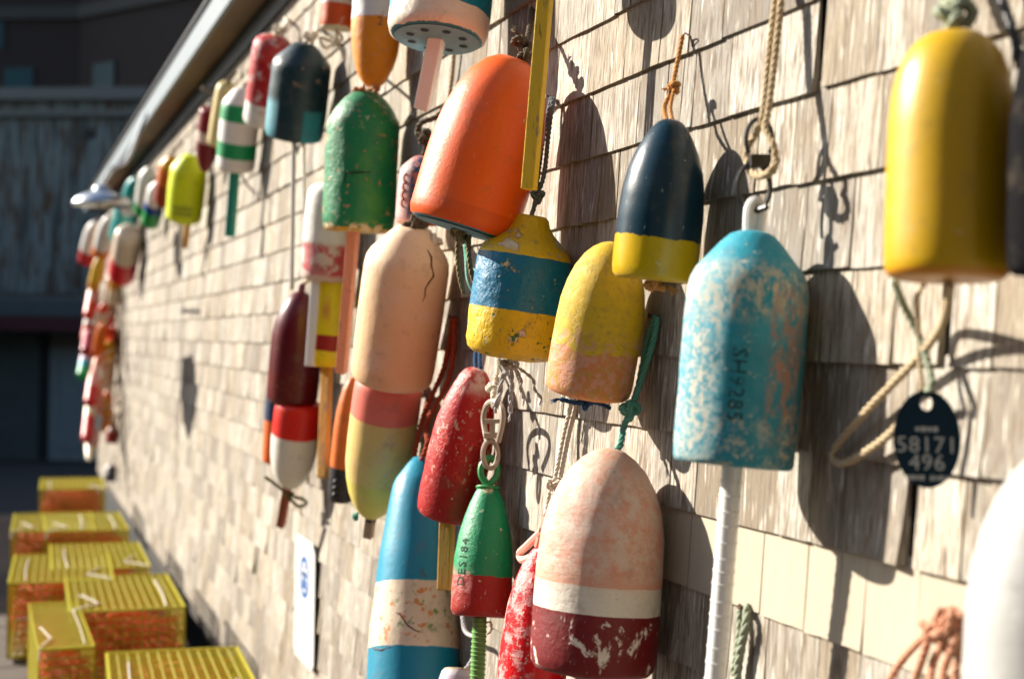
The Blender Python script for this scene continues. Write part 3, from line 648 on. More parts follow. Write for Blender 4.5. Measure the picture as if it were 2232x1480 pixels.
# 8 teal and white at the top
b = buoy('teal_white_buoy', 'teal buoy with a white lower band and a pierced underside cut by the top edge', (992, -270), (953, 86), 222, CYL,
         mat_of('teal_over_white', [(0, (.07, .20, .24)), (.004, (.72, .64, .54)), (.135, (.008, .20, .30))], [dict(c=(.72, .66, .58), s=30, t=.64, w=.02)], rough=.55, bump=.3, edge=.022, escale=16), dt=.13, db=.178, dent=.02)
underside(b, .84, M_und); M_hole = simple('hole_dark', (.02, .04, .05), .9)
for k in range(8):
    a = 2 * math.pi * k / 8 + .3; c = b.B + (b.x * math.cos(a) + b.y * math.sin(a)) * b.r * .55 - b.z * .0035; part('hole', MB().disc(c, -b.z, b.r * .085, 10).mesh('hole', M_hole, False), b.root)
stick(b, b.B + b.z * .01, at(921, 236, y=-.18), 33, simple('milky_plastic', (.78, .79, .77), .3, .06, 15), rot=.34)

# 9 orange and white, tapering down
b = buoy('orange_white_buoy', 'buoy white above and rusty orange below, tapering down, with a stencilled 2', (828, -80), (813, 196), 110, inv(BULLET),
         mat_of('orange_white', [(0, (.66, .23, .03)), (.54, (.62, .60, .60))], [dict(c=(.6, .25, .17), s=45, t=.63, w=.03, z=(-.1, .52, .03)), dict(c=(.6, .2, .1), s=50, t=.6, w=.02, z=(.52, .62, .02))], rough=.6, bump=.35, edge=.02), dent=.03)
def mapf(x, y, b=b): return surf(b, .50 + y / b.L, 8 + math.degrees(x / b.r), .001)
text_part('lettering', '2', b.root, mapf, simple('stencil_ink', (.04, .05, .05), .8, .4, 90), .034)

# 10 small white coral at the top
b = buoy('white_coral_buoy', 'small white buoy with a coral red lower band cut by the top edge', (748, -150), (733, 66), 74, CYL,
         mat_of('white_coral', [(0, (.55, .48, .36)), (.03, (.58, .12, .06)), (.25, (.66, .56, .52))], [dict(c=(.62, .5, .44), s=40, t=.64, w=.03)], rough=.6, bump=.3, edge=.02))
rope('rope', b.root, [b.B + b.z * .01, b.B - b.z * .03, b.B - b.z * .06 - b.x * .03, b.B - b.z * .03 - b.x * .05, b.B - b.z * .05 + b.x * .01, b.B - b.z * .09 + b.x * .03], .006, RW, 3, [(b.B - b.z * .03, .03, 4)])

# 11 green
b = buoy('green_buoy', 'chipped dark green buoy with a gouge in its side and a salmon stick below', (797, 200), (780, 506), 160,
         CONE[:6] + [(.70, .99), (.755, 1.0), (.80, .95), (.88, .78), (.94, .58), (.975, .42), (.99, .3), (1, 0)],
         mat_of('chipped_green', [(0, (.5, .33, .08)), (.022, GREEN)], [dict(c=(.55, .24, .11), s=44, t=.62, w=.02, d=6), dict(c=(.58, .52, .34), s=26, t=.60, w=.03, d=7, z=(.72, 1.1, .04)), dict(c=(.06, .26, .03), s=14, t=.5, w=.15, x=(.0, .7, .3), a=.7), dict(c=(.6, .5, .3), s=50, t=.52, w=.03, z=(-.1, .05, .02))],
                rough=.5, bump=.6, bscale=55, edge=.014), dent=.03)
mb = MB(); mb.tube([surf(b, .395, -24 + 9 * k, .0) - b.z * (abs(k) * .0006) + b.z * (k * .0022) for k in range(6)], [.001, .0035, .0035, .003, .0025, .001], 6); mb.tube([surf(b, .39, -24), surf(b, .35, -25), surf(b, .31, -25)], [.003, .0025, .001], 6)
part('gouge', mb.mesh('gouge', simple('gouge_dark', (.006, .04, .02), .9)), b.root)
mb = MB(); rg2 = random.Random(2)
for k in range(9):
    a = rg2.uniform(0, 6.28); c = b.T - b.z * .008 + (b.x * math.cos(a) + b.y * math.sin(a)) * b.r * .24; mb.tube([c, c + b.z * .012 + (b.x * math.cos(a) + b.y * math.sin(a)) * .006, c + b.z * rg2.uniform(.0, .022) + (b.x * math.cos(a) + b.y * math.sin(a)) * .018], [.007, .006, .002], 6)
part('peeling_collar', mb.mesh('peeling_collar', simple('peeling_orange', (.48, .18, .07), .8, .5, 60)), b.root)
rope('rope', b.root, [b.T, b.T + Vector((0, .03, .03)), at(806, 150, y=-.03)], .006, RT, 3)
stick(b, b.B + b.z * .01 - b.x * .012, at(744, 812, y=-.14), 23, WOODP, rot=.34)

# 12 black navy with teal patches
b = buoy('black_teal_buoy', 'nearly black buoy with teal patches at its lower edge under the eave', (664, 94), (640, 302), 130,
         CONE, mat_of('black_teal', [(0, (.01, .03, .04)), (1, (.008, .018, .026))], [dict(c=(.02, .22, .26), s=6, t=.42, w=.04, d=2, z=(-.1, .34, .03), x=(.25, .85, .08)), dict(c=(.10, .30, .36), s=5, t=.3, w=.1, z=(-.1, .40, .05), x=(-1.2, -.62, .05)), dict(c=(.3, .2, .12), s=34, t=.62, w=.03, z=(.6, .85, .05))],
                     rough=.42, bump=.2), dent=.02)
rope('rope', b.root, [b.T, b.T + Vector((0, .04, .04)), at(690, 60, y=-.02)], .008, RW, 3, [(b.T + Vector((0, .02, .02)), .03, 5)])
stick(b, b.B + b.z * .01, at(636, 632, y=-.13), 10, WOODG, square=False); stick(b, b.B + b.z * .01 + b.x * .035, at(664, 470, y=-.07), 8, WOODW, square=False)

# 13 red and white under the eave
b = buoy('red_white_buoy', 'faded red buoy with a white lower end beside the black one', (598, 80), (572, 270), 88, CYL,
         mat_of('faded_red_white', [(0, WHITE), (.26, (.40, .02, .025)), (.75, (.48, .10, .10))], [dict(c=(.62, .42, .40), s=22, t=.58, w=.06, d=7)], rough=.5, bump=.3, edge=.006), dent=.02)
rope('rope', b.root, [b.T, b.T + Vector((0, .05, .05)), at(622, 40, y=-.02)], .008, RW, 3, [(b.T + Vector((0, .02, .02)), .035, 6)])
# 14 green striped
b = buoy('green_striped_buoy', 'white buoy with two bright green stripes and a flat green stick', (530, 190), (512, 370), 86, CONE,
         mat_of('white_green_stripes', [(0, WHITE), (.16, (.012, .28, .10)), (.34, WHITE), (.60, (.012, .28, .10)), (.80, WHITE)], rough=.5, bump=.2, edge=.006))
stick(b, b.B + b.z * .01, at(501, 516, y=-.13), 18, WOODGN, rot=.34)
rope('rope', b.root, [b.B + b.z * .01 + b.x * .02, b.B - b.z * .05 + b.x * .05, b.B - b.z * .10 + b.x * .10], .006, RS, 3)
rope('rope', b.root, [b.T, b.T + Vector((0, .05, .06)), at(552, 130, y=-.02)], .008, RB, 3)
# 15 cream
b = buoy('cream_buoy', 'slim pale cream buoy squeezed behind the green striped one', (496, 182), (474, 312), 46, CYL, mat_of('cream_paint', [(0, (.68, .58, .34)), (1, (.68, .60, .40))], rough=.5), gap=.02)
rope('rope', b.root, [b.T, b.T + Vector((0, .04, .06))], .010, RB, 3)
# 16 maroon white
b = buoy('maroon_white_buoy', 'maroon buoy with a white band tapering to a point beside the lime one', (462, 238), (446, 376), 54, inv(OGIVE), mat_of('maroon_white', [(0, (.15, .008, .014)), (.50, (.62, .5, .45)), (.66, (.17, .012, .018))], rough=.45, edge=.006))
rope('rope', b.root, [b.T, b.T + Vector((0, .03, .05)), b.T + Vector((-.1, -.04, .12))], .012, RB, 3, [(b.T + Vector((0, .02, .03)), .04, 3)])
# 17 lime
b = buoy('lime_buoy', 'fluorescent lime yellow buoy with faint lettering near its base', (415, 338), (400, 478), 80, CONE, mat_of('fluorescent_lime', [(0, (.62, .72, .02)), (1, (.60, .70, .02))], [dict(c=(.32, .40, .02), s=60, t=.56, w=.05, z=(.05, .35, .05), a=.6)], rough=.5, bump=.15))
mb = MB()
for row in range(2):
    for k in range(7):
        p = surf(b, .26 - row * .09, -34 + 9 * k, .002); mb.box(p, (.014, .004, .022), Matrix((b.x, b.y, b.z)).transposed())
part('lettering', mb.mesh('lettering', simple('lime_letter', (.30, .36, .02), .6), False), b.root)
stick(b, b.B + b.z * .01 - b.x * .01, at(392, 570, y=-.12), 9, WOODW); stick(b, b.B + b.z * .01 + b.x * .03, at(404, 540, y=-.10), 10, WOODO)
# far buoys under the eave and the bunch at the far corner: (name, label, top, bottom, width, profile, bands, d)
TEAL = (.015, .25, .25); LG = (.02, .28, .07); CORAL = (.66, .16, .06); PEACH = (.66, .40, .24); GOLD = (.66, .40, .05); LP = (.64, .32, .28)
far = [
 ('orange_brown_buoy', 'orange brown buoy just left of the lime one under the eave', (374, 342), (357, 442), 46, CONE, [(0, (.30, .05, .02)), (.45, (.55, .15, .05)), (.8, (.66, .34, .05))], None),
 ('white_green_buoy', 'white buoy with a green foot nearest below the lamp dish rim', (326, 366), (311, 464), 42, CONE, [(0, (.3, .4, .3)), (.05, LG), (.25, WHITE)], None),
 ('white_blue_buoy', 'white buoy with blue and green bands hanging left of the lime one', (346, 398), (328, 486), 42, CONE, [(0, LG), (.36, (.02, .05, .25)), (.55, WHITE)], None),
 ('teal_top_buoy', 'teal domed buoy right beside the lamp dish', (296, 390), (283, 452), 42, BULLET, [(0, TEAL), (1, TEAL)], None),
 ('white_teal_buoy', 'white buoy with a wide teal band below the lamp dish', (282, 446), (264, 516), 56, CYL, [(0, (.4, .5, .45)), (.08, TEAL), (.95, WHITE)], None),
 ('white_red_foot_buoy', 'white buoy with dark red foot at the outer left of the far bunch', (208, 482), (189, 572), 40, BULLET, [(0, (.42, .03, .04)), (.3, WHITE)], .30),
 ('white_orange_foot_buoy', 'white buoy with an orange foot beside the red footed one', (238, 472), (219, 556), 38, BULLET, [(0, (.66, .18, .04)), (.22, WHITE)], .22),
 ('orange_cap_buoy', 'small buoy with an orange cap high in the far bunch', (250, 468), (236, 548), 28, BULLET, [(0, (.66, .20, .05)), (.3, (.6, .58, .5)), (.75, (.66, .22, .07))], .12),
 ('white_crimson_buoy', 'white buoy with a bright crimson lower half at the top of the far bunch', (282, 504), (265, 602), 60, CYL, [(0, (.60, .02, .03)), (.45, (.66, .56, .46))], None),
 ('yellow_slim_buoy', 'slim yellow buoy in the upper part of the far bunch', (219, 556), (203, 632), 26, BULLET, [(0, (.6, .3, .1)), (.25, GOLD)], .28),
 ('pink_white_buoy', 'pink and white buoy below the slim yellow one', (207, 622), (194, 690), 26, CYL, [(0, (.6, .1, .08)), (.4, LP)], .32),
 ('brown_red_buoy', 'brownish buoy with a red foot against the wall below the crimson one', (246, 602), (236, 702), 32, CYL, [(0, (.55, .08, .04)), (.25, (.30, .2, .15)), (.7, (.5, .4, .32))], .1),
 ('white_dark_cap_buoy', 'white buoy with a dark green shoulder on the outer edge of the far bunch', (204, 664), (188, 742), 26, CONE, [(0, (.5, .08, .06)), (.4, WHITE), (.6, (.6, .58, .52)), (.85, (.02, .07, .05))], .34),
 ('grey_red_cap_buoy', 'grey buoy with a red cap in the middle of the far bunch', (228, 660), (214, 728), 28, BULLET, [(0, (.45, .25, .18)), (.3, (.45, .40, .34)), (.75, (.55, .08, .05))], .2),
 ('peach_slim_buoy', 'slim peach buoy in the middle of the far bunch', (224, 704), (208, 796), 26, BULLET, [(0, (.35, .5, .5)), (.15, (.62, .2, .08))], .22),
 ('red_edge_buoy', 'red buoy half hidden against the wall at mid height of the far bunch', (250, 710), (240, 790), 26, BULLET, [(0, (.6, .14, .06)), (.6, (.5, .09, .06))], .07),
 ('lilac_teal_buoy', 'pale lilac buoy with teal and green foot at the outermost left', (192, 752), (179, 820), 24, BULLET, [(0, (.03, .32, .12)), (.2, (.03, .3, .38)), (.42, (.6, .5, .6))], .36),
 ('yellow_grey_buoy', 'grey buoy with yellow cap in the lower half of the far bunch', (240, 748), (226, 868), 34, CYL, [(0, (.5, .1, .05)), (.18, (.50, .44, .36)), (.7, GOLD)], .12),
 ('rose_white_buoy', 'rose and white buoy on the lower outer side of the far bunch', (208, 800), (196, 880), 26, BULLET, [(0, (.5, .06, .06)), (.4, LP)], .32),
 ('rust_orange_buoy', 'rust orange buoy in the lower far bunch against the wall', (236, 850), (224, 932), 30, BULLET, [(0, (.6, .24, .05)), (.6, (.55, .12, .04))], .15),
 ('cream_long_buoy', 'long cream buoy at the lower outer side of the far bunch', (200, 858), (189, 958), 24, CYL, [(0, (.5, .08, .08)), (.45, CREAM)], .34),
 ('dusty_pink_buoy', 'dusty pink buoy between the cream and gold ones', (219, 848), (208, 940), 24, BULLET, [(0, (.55, .2, .16)), (.5, LP)], .24),
 ('gold_buoy', 'small gold buoy low on the wall near the far corner', (238, 880), (231, 938), 30, OGIVE, [(0, (.5, .26, .04)), (.5, GOLD)], .1),
 ('dark_red_small_buoy', 'small dark red buoy low beside the gold one', (247, 926), (243, 966), 28, BULLET, [(0, (.25, .02, .02)), (.6, (.45, .3, .25))], .08),
 ('white_tip_buoy', 'white buoy with a long pointed tip at the bottom of the far bunch', (203, 926), (193, 1004), 26, inv(OGIVE), [(0, CREAM), (.5, (.35, .38, .3)), (.6, WHITE)], .33),
 ('scarlet_slim_buoy', 'slim scarlet buoy between the white footed ones high in the far bunch', (224, 540), (212, 612), 26, BULLET, [(0, (.55, .05, .04)), (.5, (.6, .12, .06))], .20),
 ('ochre_collar_buoy', 'cream buoy with an ochre collar under the crimson halved one', (256, 590), (247, 660), 28, CYL, [(0, CREAM), (.5, (.55, .28, .06)), (.75, (.5, .1, .07))], .08),
 ('wine_buoy', 'wine red buoy at mid height on the outer side of the far bunch', (198, 700), (187, 768), 24, BULLET, [(0, (.3, .03, .05)), (.5, (.55, .3, .28))], .36),
 ('brick_red_buoy', 'brick red buoy beside the slim rust peach one', (236, 690), (227, 760), 26, CYL, [(0, (.45, .1, .05)), (1, (.5, .12, .06))], .13),
 ('salmon_white_buoy', 'salmon buoy with white middle in the lower far bunch', (216, 780), (205, 858), 26, CYL, [(0, (.6, .2, .14)), (.35, WHITE), (.65, (.62, .24, .16))], .26),
 ('amber_buoy', 'amber buoy under the grey one with the yellow cap', (230, 866), (222, 900), 24, BULLET, [(0, (.6, .3, .05)), (1, (.6, .28, .05))], .18),
 ('pale_blue_buoy', 'pale blue buoy low in the middle of the far bunch', (213, 900), (204, 972), 22, CYL, [(0, (.5, .3, .28)), (.4, (.35, .45, .5)), (.8, (.6, .4, .36))], .28),
 ('grey_small_buoy', 'small dark grey float lowest on the wall above the traps', (243, 1010), (240, 1046), 26, BULLET, [(0, (.06, .05, .06)), (.7, (.4, .35, .34))], .08),
]
RF = rope_mat('far_rope', (.35, .30, .24))
for (n, lab, tp, bt_, wp, pf, bands, d) in far:
    b = buoy(n, lab, tp, bt_, wp, pf, mat_of(n + '_paint', bands, [dict(c=(.6, .55, .48), s=24, t=.66, w=.04)], rough=.42, bump=.2, edge=.01), dt=None if d is None else d * .8, db=d, seg=28)
    rope('rope', b.root, [b.T - b.z * .01, b.T + Vector((0, .3 * -b.T.y, .04)), Vector((b.T.x, -.015, b.T.z + .10))], .007, RF, 1)

# 26 white with flaked red, behind the green one
b = buoy('flaked_white_buoy', 'white buoy with a flaked red lower band behind the green buoy', (726, 400), (708, 610), 110, CYL,
         mat_of('flaked_red_white', [(0, (.60, .5, .44)), (.38, (.66, .64, .60))], [dict(c=(.52, .03, .04), s=22, t=.46, w=.05, d=8, z=(.06, .38, .03)), dict(c=(.55, .4, .38), s=12, t=.5, w=.2, z=(.0, .4, .05), a=.5)], rough=.6, bump=.3), gap=.02, dent=.02)
# 27 maroon
b = buoy('maroon_buoy', 'glossy plain maroon bullet buoy above the red and white one', (657, 634), (636, 876), 113, BULLET, mat_of('maroon_gloss', [(0, (.10, .012, .012)), (.3, (.085, .012, .018)), (1, (.10, .014, .018))], rough=.35, bump=.06, var=.06), dent=.006)
mb = MB().tube([b.T - b.z * .01, b.T + b.z * .02, b.T + b.z * .026], [.013, .013, .009], 12); part('neck_stub', mb.mesh('neck_stub', simple('maroon_stub', (.10, .02, .03), .5)), b.root)
rope('rope', b.root, [b.T + b.z * .02, b.T + Vector((0, .06, .07)), b.T + Vector((0.01, .085, .16))], .006, RT, 3)
# 28 red and white rounded down
b = buoy('red_topped_buoy', 'scarlet topped white buoy rounded at the bottom with an olive knot', (652, 876), (631, 1066), 103, inv(BULLET), mat_of('scarlet_white', [(0, (.68, .66, .60)), (.635, (.62, .015, .008))], rough=.42, bump=.08, edge=.004, var=.06), dent=.006)
k = b.B - b.z * .012; kx = [k, k + b.x * .02 - b.z * .015, k + b.x * .05 - b.z * .02, k + b.x * .065 - b.z * .035, k + b.x * .04 - b.z * .05, k + b.x * .012 - b.z * .03, k - b.x * .02 + b.z * .004, k - b.x * .09 + b.z * .05]
rope('rope', b.root, kx, .0065, rope_mat('olive_rope', (.14, .12, .06)), 3, [(k - b.z * .01, .022, 6)])
stick(b, b.B + b.z * .01 - b.x * .008, at(612, 1146, y=-.125), 17, WOODR)
rope('rope', b.root, [b.T, b.T + Vector((0, .06, .08))], .006, RT, 3)
# 29 navy coral behind
b = buoy('navy_coral_buoy', 'navy buoy with a coral lower half peeping out left of the red topped one', (616, 735), (600, 1008), 58, BULLET, mat_of('navy_coral', [(0, (.66, .20, .11)), (.34, (.012, .03, .08)), (.6, (.30, .33, .40))], rough=.5), gap=.015)
# 30 yellow with maroon stripe
b = buoy('yellow_maroon_buoy', 'bright yellow buoy with a maroon stripe and white side stick', (724, 600), (713, 800), 90, BOX, mat_of('yellow_maroon', [(0, (.74, .62, .01)), (.17, (.30, .025, .02)), (.34, (.70, .60, .02)), (.98, (.5, .1, .05))], [dict(c=(.5, .1, .05), s=8, t=.55, w=.1, x=(-.4, 0, .1), z=(.5, 1, .1), a=.6)], rough=.45, bump=.15), dent=.01)
stick(b, surf(b, .98, -48, .012), surf(b, .0, -52, .012) - b.z * .0, 20, WOODW, name='side_stick')
stick(b, b.B + b.z * .01, at(704, 1042, y=-.125), 21, WOODO, rot=.34)
# 31 peach
b = buoy('peach_buoy', 'large pale peach buoy with a dark crack down its right shoulder', (899, 492), (853, 830), 187, CONE,
         mat_of('peach_paint', [(0, (.72, .49, .32)), (.45, (.74, .53, .35)), (1, (.76, .60, .44))], [dict(c=(.74, .56, .44), s=9, t=.60, w=.08, a=.6), dict(c=(.42, .28, .18), s=90, t=.70, w=.03, a=.4)], rough=.55, bump=.16, var=.06, interp='LINEAR'), dent=.012)
mb = MB(); cp = [(.90, 38), (.86, 42), (.82, 37), (.76, 40), (.72, 33), (.685, 29), (.64, 30), (.60, 27)]
mb.tube([surf(b, t, a, .0002) for t, a in cp], [.001, .0028, .0024, .0030, .0026, .0018, .0018, .0004], 6); part('crack', mb.mesh('crack', simple('crack_dark', (.09, .045, .02), .9)), b.root)
k = b.T - b.z * .006; rope('rope', b.root, [k, k + Vector((0, .02, .03)), at(925, 440, y=-.03)], .009, RB, 3, [(k + b.z * .008, .03, 8), (k + b.z * .004 + b.x * .02, .022, 1)])
rope('rope', b.root, [k + b.x * .03, k + b.x * .055 - b.z * .02, k + b.x * .07 - b.z * .06, k + b.x * .072 - b.z * .1], .010, RW, 3, [(k + b.x * .055 - b.z * .03, .028, 2)], [(k + b.x * .072 - b.z * .095, -IU, .03)])
# 32 pink over tan
b = buoy('pink_tan_buoy', 'buoy pink above and mustard tan below, round bottomed, under the peach one', (850, 822), (808, 1130), 148, inv(BULLET),
         mat_of('pink_tan', [(0, (.66, .55, .20)), (.3, (.68, .52, .25)), (.735, (.72, .26, .22))], [dict(c=(.62, .34, .24), s=14, t=.58, w=.06, z=(.2, .7, .1), a=.5), dict(c=(.40, .42, .10), s=8, t=.5, w=.1, z=(-.1, .35, .1), x=(.1, 1, .2), a=.5)], rough=.5, bump=.12, var=.06, edge=.003), dent=.008)
stick(b, b.B + b.z * .012, down(b, 46), 20, simple('bare_stick', (.36, .22, .14), .7)); mb = MB().tube([b.B - b.z * .0, b.B - b.z * .006], .016, 14); part('washer', mb.mesh('washer', BLACKP), b.root)
rope('rope', b.root, [b.B + b.z * .02 - b.x * .03, b.B - b.z * .0 - b.x * .045, b.B - b.z * .012 - b.x * .04], .004, RGN, 3, [(b.B - b.x * .042, .012, 3)])
# 33 salmon black
b = buoy('salmon_black_buoy', 'salmon buoy with a black lower end left of the pink and tan one', (768, 822), (742, 1090), 60, BULLET, mat_of('salmon_black', [(0, (.018, .018, .02)), (.28, (.62, .22, .12)), (1, (.66, .28, .18))], rough=.45, bump=.3, edge=.006), gap=.02)
mb = MB()
for k in range(3): mb.tube(arc(surf(b, .07 + .055 * k, -18, .0005), b.x, b.z, .011, .008, 0, 360, 12)[:-1], .003, 5, True)
part('embossing', mb.mesh('embossing', BLACKP), b.root)
# 34 blue tall one
b = buoy('blue_white_buoy', 'tall blue buoy with a speckled white band behind the small green one', (918, 990), (898, 1560), 200, TALL,
         mat_of('blue_speckled_white', [(0, (.012, .20, .31)), (.245, (.66, .56, .44)), (.485, (.014, .22, .34))],
                [dict(c=(.58, .22, .06), s=34, t=.585, w=.03, d=4, z=(.26, .47, .01)), dict(c=(.14, .26, .06), s=40, t=.60, w=.03, d=4, z=(.30, .47, .03), x=(-.4, .8, .2)), dict(c=(.05, .1, .13), s=44, t=.66, w=.02, d=6, z=(.49, 1, .01))], rough=.45, bump=.14, edge=.008, var=.06), dt=.06, db=.125, dent=.006)
mb = MB(); mb.tube([surf(b, t, a, .0004) for t, a in ((.365, -26), (.362, -21), (.34, -15), (.318, -9), (.30, 0), (.294, 9))], [.0005, .0015, .0022, .002, .0016, .0004], 6); mb.tube([surf(b, t, a, .0003) for t, a in ((.25, -70), (.235, -58), (.23, -45), (.24, -30))], [.0004, .0018, .0018, .0004], 6)
part('crack', mb.mesh('crack', simple('crack_brown', (.10, .04, .02), .9)), b.root)
rope('rope', b.root, [at(912, 1008, y=-.07), at(905, 985, y=-.065), at(925, 900, y=-.05), at(968, 800, y=-.03), at(988, 692, y=-.02)], .0072, RR, 3)
rope('rope', b.root, [at(915, 1010, y=-.07), at(932, 965, y=-.06), at(930, 920, y=-.05), at(980, 820, y=-.03), at(992, 694, y=-.02)], .0072, RR, 3); nail(b.root, at(990, 693, y=-.014), M_nail)
# 35 red worn
b = buoy('worn_red_buoy', 'scuffed crimson buoy tilted outwards with a yellow stick below', (1039, 801), (974, 1124), 140, BULLET[:6] + [(.4, 1), (.6, .93), (.75, .79), (.87, .60), (.94, .46), (.975, .34), (.992, .2), (1, 0)],
         mat_of('scuffed_crimson', [(0, (.36, .028, .028)), (.3, (.42, .022, .022)), (1, (.45, .05, .045))], [dict(c=(.66, .42, .30), s=70, t=.60, w=.03, d=7, z=(.28, 1.1, .08), st=(1, 1, .5)), dict(c=(.62, .45, .36), s=34, t=.66, w=.02, d=7), dict(c=(.62, .03, .02), s=30, t=.60, w=.03, d=5, z=(.3, .9, .1)), dict(c=(.62, .36, .32), s=20, t=.5, w=.1, z=(.86, 1.1, .05))], rough=.5, bump=.35, bscale=110), dt=.075, db=.115, dent=.02)
rope('rope', b.root, [b.T - b.z * .01, at(1036, 780, y=-.06), at(1042, 740, y=-.03)], .0048, RN, 3); rope('rope', b.root, [b.T - b.z * .01 + b.x * .012, at(1046, 782, y=-.06), at(1046, 742, y=-.03)], .0048, RN, 3)
stick(b, b.B + b.z * .01 - b.x * .0, at(970, 1286, y=-.125), 29, WOODO, rot=.34)
rope('rope', b.root, [b.B - b.x * .016 - b.z * .003, b.B - b.z * .012, b.B + b.x * .016 - b.z * .004], .006, RN, 3, [(b.B - b.z * .006 + b.x * .004, .012, 2)])
# 37 small green and red
b = buoy('green_red_buoy', 'small green buoy with a red base embossed DES184 on a green wound stick', (1064, 1062), (1046, 1344), 132,
         [(0, 0), (0, .80), (.01, .90), (.05, .97), (.2, 1), (.45, .97), (.62, .87), (.76, .73), (.87, .58), (.95, .43), (.99, .34), (1, .3), (1, 0)],
         mat_of('green_over_red', [(0, (.28, .025, .02)), (.31, (.018, .24, .10)), (1, (.02, .23, .10))], [dict(c=(.60, .56, .34), s=55, t=.68, w=.02, d=5), dict(c=(.46, .17, .14), s=26, t=.52, w=.06, z=(-.1, .36, .04), x=(-1.2, -.35, .1), a=.7), dict(c=(.55, .5, .3), s=40, t=.55, w=.03, z=(.95, 1.1, .02))], rough=.5, bump=.3, bscale=130, edge=.03, escale=30), dt=.07, db=.10, dent=.010)
def mapf(x, y, b=b): return surf(b, .405 + x / b.L, -44 + math.degrees((-y) / b.r), .0008)
text_part('lettering', 'DES184', b.root, mapf, worn_ink('embossed_dark', (.015, .04, .025), (.02, .2, .09), .6), .030, 1.1)
c = b.T; GP = simple('green_plastic', (.03, .24, .07), .45, .12, 60); mb = MB()
mb.tube([c - b.z * .004, c + b.z * .0, c + b.z * .003], [.026, .028, .026], 18); lo = c + b.z * .004
mb.tube(smooth_path([lo, lo + b.x * .017 + b.z * .022, lo + b.x * .016 + b.z * .046, lo + b.z * .062, lo - b.x * .016 + b.z * .046, lo - b.x * .017 + b.z * .022, lo], .004), .0078, 9); part('eyelet', mb.mesh('eyelet', GP), b.root)
GS = simple('green_winding', (.10, .26, .06), .5, .2, 60)
stick(b, b.B, at(1040, 1500, y=-.105), 30, GS, square=False, wraps=(.0105, .0019, simple('pale_green_twine', (.16, .34, .10), .6, .2, 60)))
rope('rope', b.root, [b.B - b.z * .012 - b.x * .016, b.B - b.z * .014 + b.x * .004, b.B - b.z * .01 + b.x * .024, b.B - b.z * .028 + b.x * .026, b.B - b.z * .036 + b.x * .018], .0026, RW, 2)
# swivel shackle on the white rope holding it
pxs = b.px; GM = simple('dull_galvanised_plastic', (.34, .27, .21), .55, .2, 60); cM = Matrix((IR, -FW, IU)).transposed()
mb = MB(); c = at(1075, 905, y=-.085)
mb.tube(smooth_path([at(1062, 962, y=-.085), at(1054, 915, y=-.085), at(1060, 885, y=-.085), at(1076, 874, y=-.085), at(1092, 885, y=-.085), at(1096, 915, y=-.085), at(1086, 962, y=-.085)], .004), 6.5 * pxs, 8)
mb.box(at(1074, 918, y=-.085), (34 * pxs, 12 * pxs, 9 * pxs), cM).box(at(1073, 949, y=-.085), (36 * pxs, 16 * pxs, 12 * pxs), cM).box(at(1073, 935, y=-.085), (12 * pxs, 11 * pxs, 26 * pxs), cM)
c2 = at(1069, 990, y=-.088); mb.tube(arc(c2, IR, IU, 16 * pxs, 30 * pxs, 0, 360, 26)[:-1], 5.5 * pxs, 8, True); mb.tube([at(1072, 950, y=-.086), at(1071, 966, y=-.086)], 6 * pxs, 8)
part('swivel', mb.mesh('swivel', GM), b.root)
rope('rope', b.root, [at(1076, 890, y=-.085), at(1074, 868, y=-.085), at(1078, 840, y=-.07), at(1084, 800, y=-.045), at(1082, 740, y=-.02)], .0052, RW, 3, [(at(1072, 848, y=-.075), .017, 3), (at(1088, 826, y=-.06), .013, 5)])
# 38 bright red behind the pink one
b = buoy('bright_red_buoy', 'shiny scuffed bright red buoy with a pale pink ring handle', (1182, 1190), (1150, 1590), 150, OGIVE,
         mat_of('bright_red_scuffed', [(0, (.60, .008, .012)), (1, (.62, .02, .03))], [dict(c=(.66, .34, .32), s=30, t=.53, w=.06, d=8, x=(-1.2, .0, .2), a=.8), dict(c=(.66, .4, .36), s=60, t=.62, w=.03, d=7)], rough=.32, bump=.35, bscale=90), dt=.08, db=.11, dent=.014)
h0 = at(1182, 1170, y=-.085); mb = MB()
mb.tube(smooth_path([h0 + IU * .012, at(1150, 1188, y=-.088), at(1133, 1206, y=-.09), at(1140, 1220, y=-.09), at(1168, 1208, y=-.09), at(1186, 1196, y=-.088)], .004), [8 * pxs] * len(smooth_path([h0 + IU * .012, at(1150, 1188, y=-.088), at(1133, 1206, y=-.09), at(1140, 1220, y=-.09), at(1168, 1208, y=-.09), at(1186, 1196, y=-.088)], .004)), 8)
mb.tube(smooth_path([at(1172, 1190, y=-.085), at(1180, 1160, y=-.083), at(1192, 1125, y=-.078)], .005), 8 * pxs, 8)
part('ring_handle', mb.mesh('ring_handle', simple('pale_pink_plastic', (.70, .38, .30), .4, .08, 40)), b.root)
# 39 pink white maroon
b = buoy('pink_white_maroon_buoy', 'large faded pink buoy with a white band and a chipped maroon base', (1330, 975), (1289, 1462), 278, BULLET,
         mat_of('faded_pink_bands', [(0, (.15, .016, .018)), (.275, (.66, .60, .52)), (.395, (.62, .36, .27)), (1, (.60, .42, .34))],
                [dict(c=(.70, .60, .50), s=30, t=.585, w=.015, d=9, r=.72, z=(.03, .255, .01), st=(1, 1, .7), dist=.4), dict(c=(.62, .22, .14), s=34, t=.49, w=.14, d=10, r=.8, z=(.40, .84, .07), st=(.5, .5, 2.4), a=.7), dict(c=(.60, .53, .44), s=40, t=.50, w=.12, d=10, r=.8, z=(.43, 1.1, .05), a=.65), dict(c=(.34, .20, .14), s=120, t=.66, w=.04, d=5, z=(.4, 1.1, .05), a=.6)],
                rough=.55, bump=.3, bscale=90, edge=.006, escale=20), dt=.10, db=.135, dent=.012)
